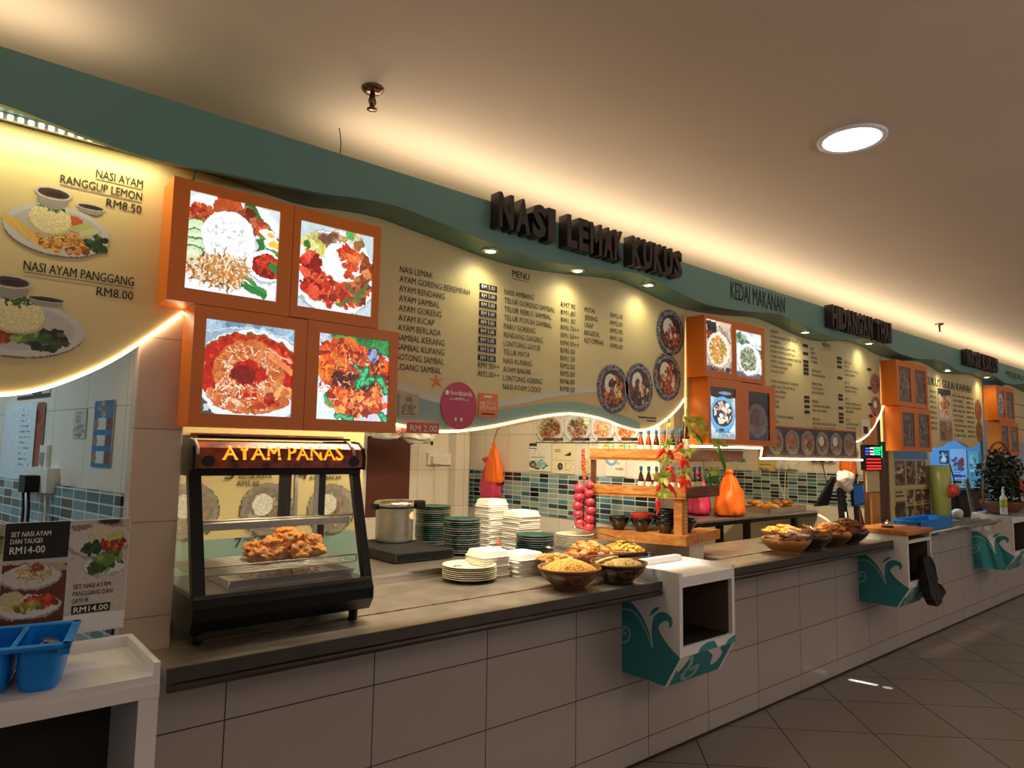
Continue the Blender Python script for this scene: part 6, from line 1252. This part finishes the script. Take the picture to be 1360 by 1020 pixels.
b = MB(); b.box(6.22, 6.95, 1.06, 1.40, 1.058, 1.064); b.box(6.22, 6.226, 1.06, 1.4, 1.064, 1.11); b.box(6.944, 6.95, 1.06, 1.4, 1.064, 1.11); b.box(6.22, 6.95, 1.06, 1.066, 1.064, 1.11); b.box(6.22, 6.95, 1.394, 1.4, 1.064, 1.11); b.build('pan', 'steel', t)
rr = random.Random(9); src = []
for k in range(26):
    x, y, z = rr.uniform(6.29, 6.88), rr.uniform(1.12, 1.34), 1.092 + .030 * (k // 10)
    if k < 3: o = MB().blob((0, 0, 0), (.055, .026, .024), k + 31, .3, 1.6, 3).build('fried_roll', ['fried_pale', 'fried', 'bowl_tan'][k], None, (0, 0, 0)); src.append(o)
    else: o = src[k % 3].copy(); COL.objects.link(o)
    o.location = (x, y, z); o.rotation_euler = (0, rr.uniform(-.2, .2), rr.uniform(0, PI)); tag(o, 'pale fried roll piled in the steel tray on the table', 'fried roll', 'fried rolls in the steel tray')
socket(1.20, 1.44, 7.098, 1.47, 1.56, 'white triple wall socket with white cords in the second stall', 3, 'X', cord=[([(1.40, .06, 1.49), (1.39, .08, 1.35), (1.33, .10, 1.2), (1.30, .1, 1.06)], 'socket'), ([(1.32, .06, 1.49), (1.32, .08, 1.35), (1.32, .1, 1.15), (1.31, .1, 1.06)], 'socket')], plugs={0: 0, 1: 0, 2: 0})
socket(.80, 1.05, 7.098, 1.56, 1.65, 'wall socket with two black plugs and a green plug in the second stall', 3, 'X', plugs={1: 1, 2: 1}, cord=[([(.93, .06, 1.59), (.90, .08, 1.5), (.86, .1, 1.35), (.84, .1, 1.25)], 'black_paint')])
tag(MB().box(7.03, 7.068, .815, .86, 1.575, 1.645, .003).build('adapter', 'teal_dark', None, (7.05, .84, 1.575)), 'green plug adapter on the right end of the second stall socket', 'adapter')
p = Pic(28, 60, (220, 200, 130), 160); p.text_rows(1, .1, .9, .60, .64, (120, 90, 40)); [p.blobs(14, .6 - .3 * (k % 2), y, .26, .07, .04, .09, [(150, 120, 70), (110, 80, 50), (200, 180, 130)]) for k, y in enumerate((.84, .5, .32, .12))]
wallpic(p, 'notice_poster', 7.096, 1.44, 1.68, 1.15, 1.745, 'tall yellow poster with drink pictures on the second stall wall', 'poster')
p = Pic(40, 28, (206, 216, 220), 161); p.rect(.1, .9, .85, .93, (110, 120, 124)); p.rect(.32, .52, .52, .64, (60, 70, 90)); p.ell(.68, .58, .08, .1, (220, 60, 40)); p.ell(.78, .58, .08, .1, (240, 160, 40)); p.text_rows(1, .35, .7, .40, .46, (130, 140, 144)); p.rect(.08, .3, .12, .28, (60, 90, 110)); p.rect(.36, .46, .12, .3, (40, 120, 190)); p.rect(.66, .95, .10, .32, (90, 120, 120))
wallpic(p, 'card_notice', 7.096, 1.82, 2.15, 1.52, 1.71, 'pale blue payment card notice on the second stall wall behind the bags', 'notice')
t = E('hanging_cloth_bag', (7.06, .66, 1.37), 'orange bag hanging with yellow cloth flowers near the second stall pillar', 'bag')
b = MB(); b.blob((7.03, .66, 1.50), (.04, .08, .16), 3, .25, 1.5, 4); b.build('bag_body', 'orange_bag', t)
b = MB(); [b.blob((7.02, .60 + .05 * k, 1.69 + .015 * (k % 2)), (.03, .035, .035), k + 2, .4, 2, 3) for k in range(5)]; b.build('cloth_flowers', 'fries', t)
MB().tube([(7.03, .66, 1.60), (7.06, .66, 1.72), (7.098, .66, 1.74)], .005, 6).build('hook', 'steel_dark', t)
# till
t = E('pos_terminal', (6.15, .28, ZC), 'black cashier terminal with tilted screen and blue customer display', 'cash register')
MB().box(5.90, 6.44, .22, .42, ZC, ZC + .035, .006).build('base', 'black_paint', t)
b = MB(); b.prism([(6.10, 1.02), (6.22, 1.02), (6.12, 1.34), (6.06, 1.34)], XZ(.30), 0, .04); b.build('stand', 'black_matte', t)
b = MB(); b.prism([(5.72, 1.20), (5.93, 1.455), (5.985, 1.45), (5.955, 1.20)], lambda x, z, d: (x, .30 + d + (1.45 - z) * .25, z), 0, .022); b.build('screen', 'black_paint', t)
b = MB(); b.T = Matrix.Translation((6.30, .26, 1.29)) @ Matrix.Rotation(-.05, 4, 'Y'); b.box(-.12, .12, -.012, .012, -.095, .095, .006); o = b.build('customer_display', 'black_paint', t)
b = MB(); b.T = Matrix.Translation((6.30, .247, 1.29)) @ Matrix.Rotation(-.05, 4, 'Y'); b.box(-.108, .108, -.001, .001, -.083, .083); b.build('display_glass', 'screen_blue', o)
b = MB(); b.prism([(6.26, 1.02), (6.40, 1.02), (6.31, 1.19), (6.25, 1.19)], XZ(.25), 0, .03); b.build('card_reader', 'black_matte', t)
b = MB(); b.prism([(6.30, 1.04), (6.34, 1.04), (6.295, 1.17), (6.275, 1.17)], XZ(.249), 0, -.004); b.build('orange_stripe', 'red_tag', t)
MB().tube([(6.0, .24, 1.15), (5.97, .22, 1.08), (6.02, .2, 1.03), (6.1, .22, 1.02)], .008, 8).build('cable', 'socket', t)
t = E('paper_bag', (6.08, .26, 1.36), 'crumpled white paper bag standing on top of the black cashier terminal', 'paper bag')
b = MB(); b.blob((6.08, .27, 1.425), (.125, .05, .075), 5, .3, 1.5, 4); b.blob((6.13, .27, 1.36), (.07, .04, .04), 9, .3, 1.5, 3); b.build('paper', 'foam', t)
# food bowls of the second counter
B2 = 'brown food bowls on the second counter'
for k, (x, m, lab, fl) in enumerate([(4.32, 'bowl_tan', 'nearest wide brown bowl on the second counter, holding ladles', 'dark fried pieces in the nearest bowl of the second counter'), (4.63, 'bowl_dark', 'second dark bowl along the second counter, behind the ladle bowl', 'dark fried food heaped in the second bowl of the second counter'), (4.95, 'bowl_brown', 'third brown bowl along the second counter', 'red brown fried food in the third bowl of the second counter'), (5.23, 'bowl_dark', 'last dark bowl of the second counter beside the wooden topped cabinet', 'dark crispy food heaped high in the last bowl of the second counter')]):
    r = .158 if k == 0 else .15; bowl('serving_bowl', (x, -.11), r, .095, m, lab, B2)
    mound('fried_food', (x, -.11), r * .9, .03 + .022 * k, ZC + .075, 'fried_dark', fl, 20 + k, 0, nub=60, nm='fried_dark' if k != 2 else 'fried')
bowl('serving_bowl', (4.80, .16), .16, .090, 'bowl_tan', 'tan bowl of yellow omelette behind the front row of the second counter', B2)
mound('omelette', (4.80, .16), .145, .045, ZC + .075, 'fries', 'yellow omelette strips heaped in the tan bowl', 25, 0, nub=40, nm='fries')
def ladle(p0, p1, label, m='wood_light', bm='chrome'):
    t = E('serving_ladle', tuple(p1), label, 'ladle', 'ladles in the second counter bowls'); MB().tube([p0, tuple((Vector(p0) + Vector(p1)) / 2 + Vector((0, 0, .004))), p1], [.011, .009, .007], 10).build('handle', m, t)
    b = MB(); b.lathe((p1[0], p1[1], p1[2] - .012), [(.002, 0), (.03, .004), (.042, .018), (.040, .019), (.028, .008), (.002, .004)], 20); b.build('scoop', bm, t)
ladle((4.06, -.16, 1.15), (4.30, -.12, 1.095), 'wooden handled ladle leaning left out of the nearest second counter bowl', 'wood_light', 'black_paint')
ladle((4.36, -.10, 1.13), (4.42, -.18, 1.10), 'white ladle lying over the nearest second counter bowl', 'foam', 'foam')
ladle((4.75, -.02, 1.14), (4.66, -.14, 1.115), 'steel ladle lying in the second bowl of the second counter', 'chrome')
ladle((5.02, .0, 1.19), (4.97, -.12, 1.14), 'white handled spoon standing in the third bowl of the second counter', 'foam', 'foam')
t = E('service_bell', (5.83, -.16, 1.07), 'small chrome call bell on the wooden cabinet top', 'bell')
MB().lathe((5.83, -.16, 1.070), [(.045, 0), (.046, .006), (.036, .010)], 24).build('base', 'black_paint', t); MB().lathe((5.83, -.16, 1.080), [(.040, 0), (.036, .018), (.022, .032), (.004, .037)], 24).build('dome', 'chrome', t); MB().lathe((5.83, -.16, 1.115), [(.004, 0), (.007, .006), (.002, .012)], 12).build('button', 'chrome', t)
# LED sign, boards by the pillar
t = E('led_sign', (6.5, .22, 1.51), 'small glowing red and green LED message board on the dark pillar', 'LED sign')
MB().box(6.33, 6.70, .20, .238, 1.505, 1.735).build('case', 'black_paint', t)
rr = random.Random(3)
for nm, m, rows in [('blue_dots', 'neon_blue', [(6.345, 6.41, z) for z in (1.70, 1.675, 1.65)]), ('green_dots', 'neon_green', [(6.52, 6.66, z) for z in (1.71, 1.69, 1.67, 1.65)]), ('white_dots', 'neon_white', [(6.44, 6.51, z) for z in (1.705, 1.675, 1.65)]), ('red_dots', 'neon_red', [(6.36, 6.66, z) for z in (1.605, 1.575, 1.545, 1.52)])]:
    b = MB()
    for x0, x1, z in rows:
        x = x0
        while x < x1: w = rr.uniform(.008, .022); b.box(x, x + w, .1985, .2, z - .006, z + .006); x += w + .007
    b.build(nm, m, t)
MB().box(6.69, 6.70, .1975, .2, 1.62, 1.73).build('green_bar', 'neon_green', t)
t = E('wood_board', (6.58, .23, .985), 'light wooden board standing at the foot of the dark pillar', 'board'); MB().box(6.50, 6.685, .225, .238, ZC, 1.298).build('plank', 'wood_light', t); MB().lathe((6.6, .224, 1.2), [(.001, 0), (.012, .001), (.001, .002)], 12).build('knot', 'wood_dark', t)
tag(MB().box(6.42, 6.69, .226, .238, 1.31, 1.49).build('notice_card', 'cream_paper', None, (6.55, .23, 1.31)), 'tan notice card under the LED message board', 'notice')

# ================================================================ third stall
t = E('photo_menu_stand', (7.5, .25, ZC), 'standing sheet of dish photos under a blue heading in the third stall', 'menu stand')
MB().box(6.98, 8.06, .25, .262, ZC, 1.70).build('panel', 'cream_paper', t)
MB().box(7.10, 7.98, .2485, .25, 1.605, 1.70).build('blue_heading', 'blue_wall', t)
p = Pic(60, 34, (170, 190, 200), 170)
for k in range(3): p.rect(.02 + .33 * k, .31 + .33 * k, .03, .97, (130, 110, 96)); p.blobs(36, .165 + .33 * k, .5, .12, .42, .04, .10, [(176, 140, 110), (120, 70, 44), (200, 180, 160), (90, 60, 50)], p.mask(.165 + .33 * k, .5, .145, .47))
p.mesh('dish_photos', 'print', t, (7.10, .2485, 1.345), (.84, 0, 0), (0, 0, .255))
p = Pic(74, 44, (206, 190, 130), 171); p.text_rows(2, .03, .27, .72, .95, (90, 70, 40)); p.rect(.03, .28, .02, .62, (100, 96, 90)); p.blobs(24, .15, .3, .1, .25, .05, .1, [(60, 50, 46), (130, 100, 80), (90, 60, 46)])
for k in range(6):
    x, y = .33 + .225 * (k % 3), .08 + .48 * (k // 3); p.rect(x, x + .19, y, y + .38, (60, 50, 44)); p.blobs(16, x + .1, y + .16, .07, .12, .04, .09, [(140, 100, 70), (190, 170, 150), (100, 60, 40)]); p.rect(x + .02, x + .15, y - .05, y - .02, (110, 90, 50))
p.mesh('dish_photos', 'print', t, (7.08, .2484, .995), (.94, 0, 0), (0, 0, .33))
t = E('cutlery_basket', (6.6, -.17, 1.016), 'blue plastic basket resting on the pipe tray slide of the third counter', 'basket')
b = MB(); x0, x1, y0, y1, z0, z1 = 6.20, 6.95, -.27, -.07, 1.017, 1.105
b.box(x0 + .02, x1 - .02, y0 + .01, y1 - .01, z0, z0 + .006); b.box(x0, x1, y0, y0 + .008, z0, z1); b.box(x0, x1, y1 - .008, y1, z0, z1); b.box(x0, x0 + .008, y0, y1, z0, z1); b.box(x1 - .008, x1, y0, y1, z0, z1); b.build('body', 'blue_plastic', t)
b = MB(); b.box(x0 - .015, x1 + .015, y0 - .015, y0 + .002, z1 - .01, z1 + .004); b.box(x0 - .015, x1 + .015, y1 - .002, y1 + .015, z1 - .01, z1 + .004); b.box(x0 - .015, x0 + .002, y0, y1, z1 - .01, z1 + .004); b.box(x1 - .002, x1 + .015, y0, y1, z1 - .01, z1 + .004); b.build('rim', 'blue_plastic', t)
t = E('drink_dispenser', (8.0, .12, ZC), 'tall pale green drink container with a red flower behind the pipe slide', 'container')
MB().lathe((7.99, .14, ZC), [(.07, 0), (.08, .01), (.09, .34), (.096, .56), (.09, .565), (.075, .02), (.001, .018)], 28).build('tank', 'yellow_jar', t)
b = MB(); [b.blob((8.0 + .06 * math.cos(k), .02 + .015 * math.sin(k * 2), 1.29 + .03 * math.sin(k)), (.045, .03, .045), k, .35, 2, 3) for k in range(5)]; b.build('red_flower', 'red_tag', t)
MB().tube([(8.0, .0, 1.30), (7.93, .01, 1.48), (7.90, .02, 1.56)], .006, 6).build('stalk', 'ink', t)
t = E('black_cooker', (9.1, .30, ZC), 'black boxy cooker behind the farthest cabinet', 'cooker'); MB().box(8.62, 9.55, .20, .44, ZC, 1.27, .01).build('body', 'black_matte', t); MB().box(8.70, 9.45, .195, .20, 1.05, 1.22).build('door_panel', 'maroon', t); MB().tube([(8.75, .18, 1.235), (9.4, .18, 1.235)], .008, 8).build('handle', 'steel_dark', t)
b = MB(); b.T = Matrix.Translation((8.62, .06, 1.19)) @ Matrix.Rotation(-.42, 4, 'Y'); b.box(-.045, .045, -.006, .006, -.23, .23); b.build('slat_dummy', 'steel', None, (8.6, .06, .98)); o = bpy.data.objects['slat_dummy']; o.name = 'steel_ruler'; tag(o, 'long steel ruler leaning against the black cooker', 'ruler')
tag(MB().blob((8.33, .10, 1.04), (.055, .055, .055), 3, .1, 1, 3).build('white_pot', 'foam', None, (8.33, .1, ZC)), 'small round white pot beside the pale green container', 'pot')
# posters on the blue lit far wall
for k, (y1, y0, z0, z1, cols, lab) in enumerate([(.70, .60, 1.56, 1.72, [(30, 40, 60), (170, 190, 210)], 'dark poster with white mountain shape on the blue far wall'), (.70, .585, 1.30, 1.53, [(60, 120, 190), (170, 200, 230)], 'blue and white poster low on the blue far wall'), (.575, .40, 1.36, 1.74, [(150, 190, 230), (60, 90, 150), (150, 40, 50)], 'pale blue poster with red block in the middle of the far wall'), (.385, .27, 1.32, 1.71, [(110, 180, 200), (60, 120, 140), (200, 220, 230)], 'turquoise poster beside the plant on the far wall')]):
    p = Pic(24, 40, cols[0], 180 + k); p.blobs(14, .5, .55, .4, .3, .06, .14, cols); p.text_rows(4, .12, .88, .06, .34, cols[1], .5)
    if k == 2: p.rect(.45, .85, .45, .65, (150, 40, 54)); p.rect(.1, .9, .1, .14, (40, 70, 130))
    if k == 0: p.ell(.5, .3, .3, .14, (220, 226, 232)); p.ell(.5, .45, .16, .14, (210, 220, 228))
    wallpic(p, 'wall_poster', 9.742, y0, y1, z0, z1, lab, 'poster', 'posters on the blue wall')
# potted plant
t = E('potted_plant', (8.86, -.17, 1.057), 'bushy dark potted plant in a handled basket on the farthest cabinet', 'plant')
c = Vector((8.84, -.17, 0))
MB().lathe((c.x, c.y, 1.058), [(.13, 0), (.18, .04), (.205, .11), (.20, .118), (.17, .06), (.001, .05)], 32).build('bowl_pot', 'terracotta', t)
MB().tube([(c.x + .20 * math.cos(a) * .76, c.y - .20 * math.cos(a) * .64, 1.15 + .66 * math.sin(a)) for a in [PI * k / 20 for k in range(21)]], .012, 8).build('basket_handle', 'basket', t)
b = MB(); rr = random.Random(8)
for k in range(7): a = rr.uniform(0, 2 * PI); b.tube([(c.x, c.y, 1.12), (c.x + .08 * math.cos(a), c.y + .08 * math.sin(a), 1.35), (c.x + .18 * math.cos(a), c.y + .18 * math.sin(a), 1.6)], [.012, .008, .004], 6)
b.build('stems', 'wood_dark', t)
b = MB()
for k in range(980):
    u, v = rr.uniform(0, 2 * PI), math.acos(rr.uniform(-1, 1)); f = rr.uniform(.45, 1) ; p = c + Vector((.27 * f * math.sin(v) * math.cos(u), .22 * f * math.sin(v) * math.sin(u), 1.43 + .31 * f * math.cos(v)))
    d = Vector((rr.gauss(0, 1), rr.gauss(0, 1), rr.gauss(-.2, .7))).normalized(); w = d.cross(Vector((rr.gauss(0, 1), rr.gauss(0, 1), 1))).normalized() * .018; l = rr.uniform(.05, .085)
    b.add([tuple(p), tuple(p + d * l * .45 + w), tuple(p + d * l), tuple(p + d * l * .45 - w)], [(0, 1, 2), (0, 2, 3)], True)
b.build('foliage', 'leaf_dark', t)
for k, (dx, z) in enumerate([(-.02, 1.28), (.10, 1.30), (-.12, 1.36)]): MB().tube([(c.x + dx, c.y - .20, z + .07), (c.x + dx + .01, c.y - .205, z), (c.x + dx + .005, c.y - .2, z - .06)], [.012, .014, .003], 8).build('red_pod', 'red_tag', t)
t = E('sanitizer_bottle', (8.46, -.28, 1.057), 'hand sanitizer bottle with green label at the corner of the farthest cabinet', 'bottle')
MB().lathe((8.46, -.28, 1.057), [(.030, 0), (.032, .006), (.032, .17), (.012, .20), (.011, .23)], 20).build('body', 'label_white', t); MB().lathe((8.46, -.28, 1.13), [(.0322, 0), (.033, .001), (.033, .08), (.0322, .081)], 20, ring=True).build('label_band', 'leaf', t); b = MB(); b.lathe((8.46, -.28, 1.285), [(.014, 0), (.014, .02), (.005, .025), (.005, .05)], 14); b.tube([(8.46, -.28, 1.335), (8.43, -.30, 1.333)], .006, 8); b.build('pump', 'socket', t)

# ================================================================ leftmost stall, seen under the first board
wn = Vector((-.9858, -.1676, 0)); wl = lambda y, o=.0: Vector((.4985 - .165 * (y - .055), y, 0)) + wn * o
def leftwall(pic, name, y0, y1, z0, z1, label, cat, o=.006, lean=0.0):
    t = E(name, tuple(wl((y0 + y1) / 2) + Vector((0, 0, z0))), label, cat); a, c = wl(y1, o), wl(y0, o); d = c - a
    b = MB(); q = [a, c, c - wn * .0016, a - wn * .0016]; b.prism([P2(v) for v in q], lambda x, y, z: (x, y, z), z0, z1); b.build('sheet', 'white_paper', t)
    pic.mesh('print', 'print', t, tuple(a + wn * .0008 + Vector((0, 0, z0))), tuple(d), (0, 0, z1 - z0)); return t
p = Pic(26, 50, (40, 110, 170), 190); p.blobs(10, .5, .88, .3, .06, .05, .1, [(90, 110, 130), (170, 150, 130)])
for k in range(3): p.rect(.25, .65, .68 - .25 * k - .12, .68 - .25 * k + .05, (200, 206, 214)); p.rect(.7, .95, .68 - .25 * k - .12, .68 - .25 * k + .05, (120, 50, 60)); p.ell(.14, .64 - .25 * k, .12, .08, (150, 120, 60))
p.text_rows(2, .2, .9, .02, .10, (30, 60, 110))
leftwall(p, 'notice_poster', .265, .445, 1.546, 1.782, 'narrow blue food poster on the white wall of the leftmost stall', 'poster')
p = Pic(16, 28, (196, 194, 186), 191); p.text_rows(5, .2, .8, .5, .9, (120, 120, 116)); p.blobs(16, .5, .25, .4, .2, .06, .12, [(130, 126, 118), (160, 156, 146)])
leftwall(p, 'notice_sheet', .525, .655, 1.648, 1.757, 'small grey notice card left of the narrow blue poster', 'notice')
p = Pic(26, 44, (206, 216, 222), 192); p.rect(.45, .48, 0, 1, (186, 196, 204)); p.text_rows(11, .52, .9, .2, .95, (160, 172, 182), .3)
leftwall(p, 'order_sheet', 1.09, 1.56, 1.45, 1.80, 'hanging white order sheets on the leftmost stall wall above the socket', 'paper', .016)
p = Pic(6, 30, (150, 64, 40), 193); p.blobs(8, .5, .5, .4, .5, .1, .3, [(120, 40, 30), (176, 90, 60)])
leftwall(p, 'calendar_strip', 1.00, 1.085, 1.46, 1.80, 'brown red strip hanging beside the white order sheets', 'strip', .012)
p = Pic(30, 10, (206, 180, 160), 194); p.rect(.0, .5, .3, .6, (140, 60, 50)); p.rect(.5, .75, .1, .9, (40, 70, 130)); p.rect(0, 1, 0, .15, (40, 40, 44))
leftwall(p, 'wall_banner', .96, 1.42, 1.82, 1.90, 'small banner with blue emblem just under the glowing board edge at the left', 'banner', .008)
p = Pic(16, 26, (40, 130, 140), 195); p.rect(0, 1, 0, .1, (200, 206, 206)); p.rect(.7, 1, 0, 1, (170, 180, 190))
leftwall(p, 'wall_notice', 1.62, 1.95, 1.58, 1.78, 'teal notice at the far left edge of the leftmost stall wall', 'notice', .008)
t = E('wall_socket', tuple(wl(1.0) + Vector((0, 0, 1.44))), 'white double wall socket with a black plug on the leftmost stall wall', 'socket')
def lbox(y0, y1, o0, o1, z0, z1, nm, m, par=None):
    b = MB(); b.prism([P2(wl(y1, o0)), P2(wl(y0, o0)), P2(wl(y0, o1)), P2(wl(y1, o1))], lambda x, y, z: (x, y, z), z0, z1); return b.build(nm, m, par or t)
lbox(.78, 1.02, 0, .045, 1.435, 1.53, 'box', 'socket'); lbox(.90, .99, 0, .02, 1.53, 1.62, 'upper_plate', 'socket'); lbox(.93, .96, .02, .03, 1.54, 1.59, 'switch', 'steel'); pg = lbox(.86, .94, .045, .095, 1.435, 1.50, 'black_plug', 'black_paint'); lbox(1.02, 1.10, 0, .05, 1.44, 1.50, 'white_plug', 'socket')
for y, o, m in ((.90, .07, 'black_paint'), (.93, .08, 'black_paint'), (1.05, .04, 'socket'), (.84, .03, 'socket')):
    a = wl(y, o); MB().tube([(a.x, a.y, 1.44), (a.x + .004, a.y - .02, 1.36), (a.x, a.y - .05, 1.2), (a.x, a.y - .06, 1.1)], .005, 6).build('cord', m, t)
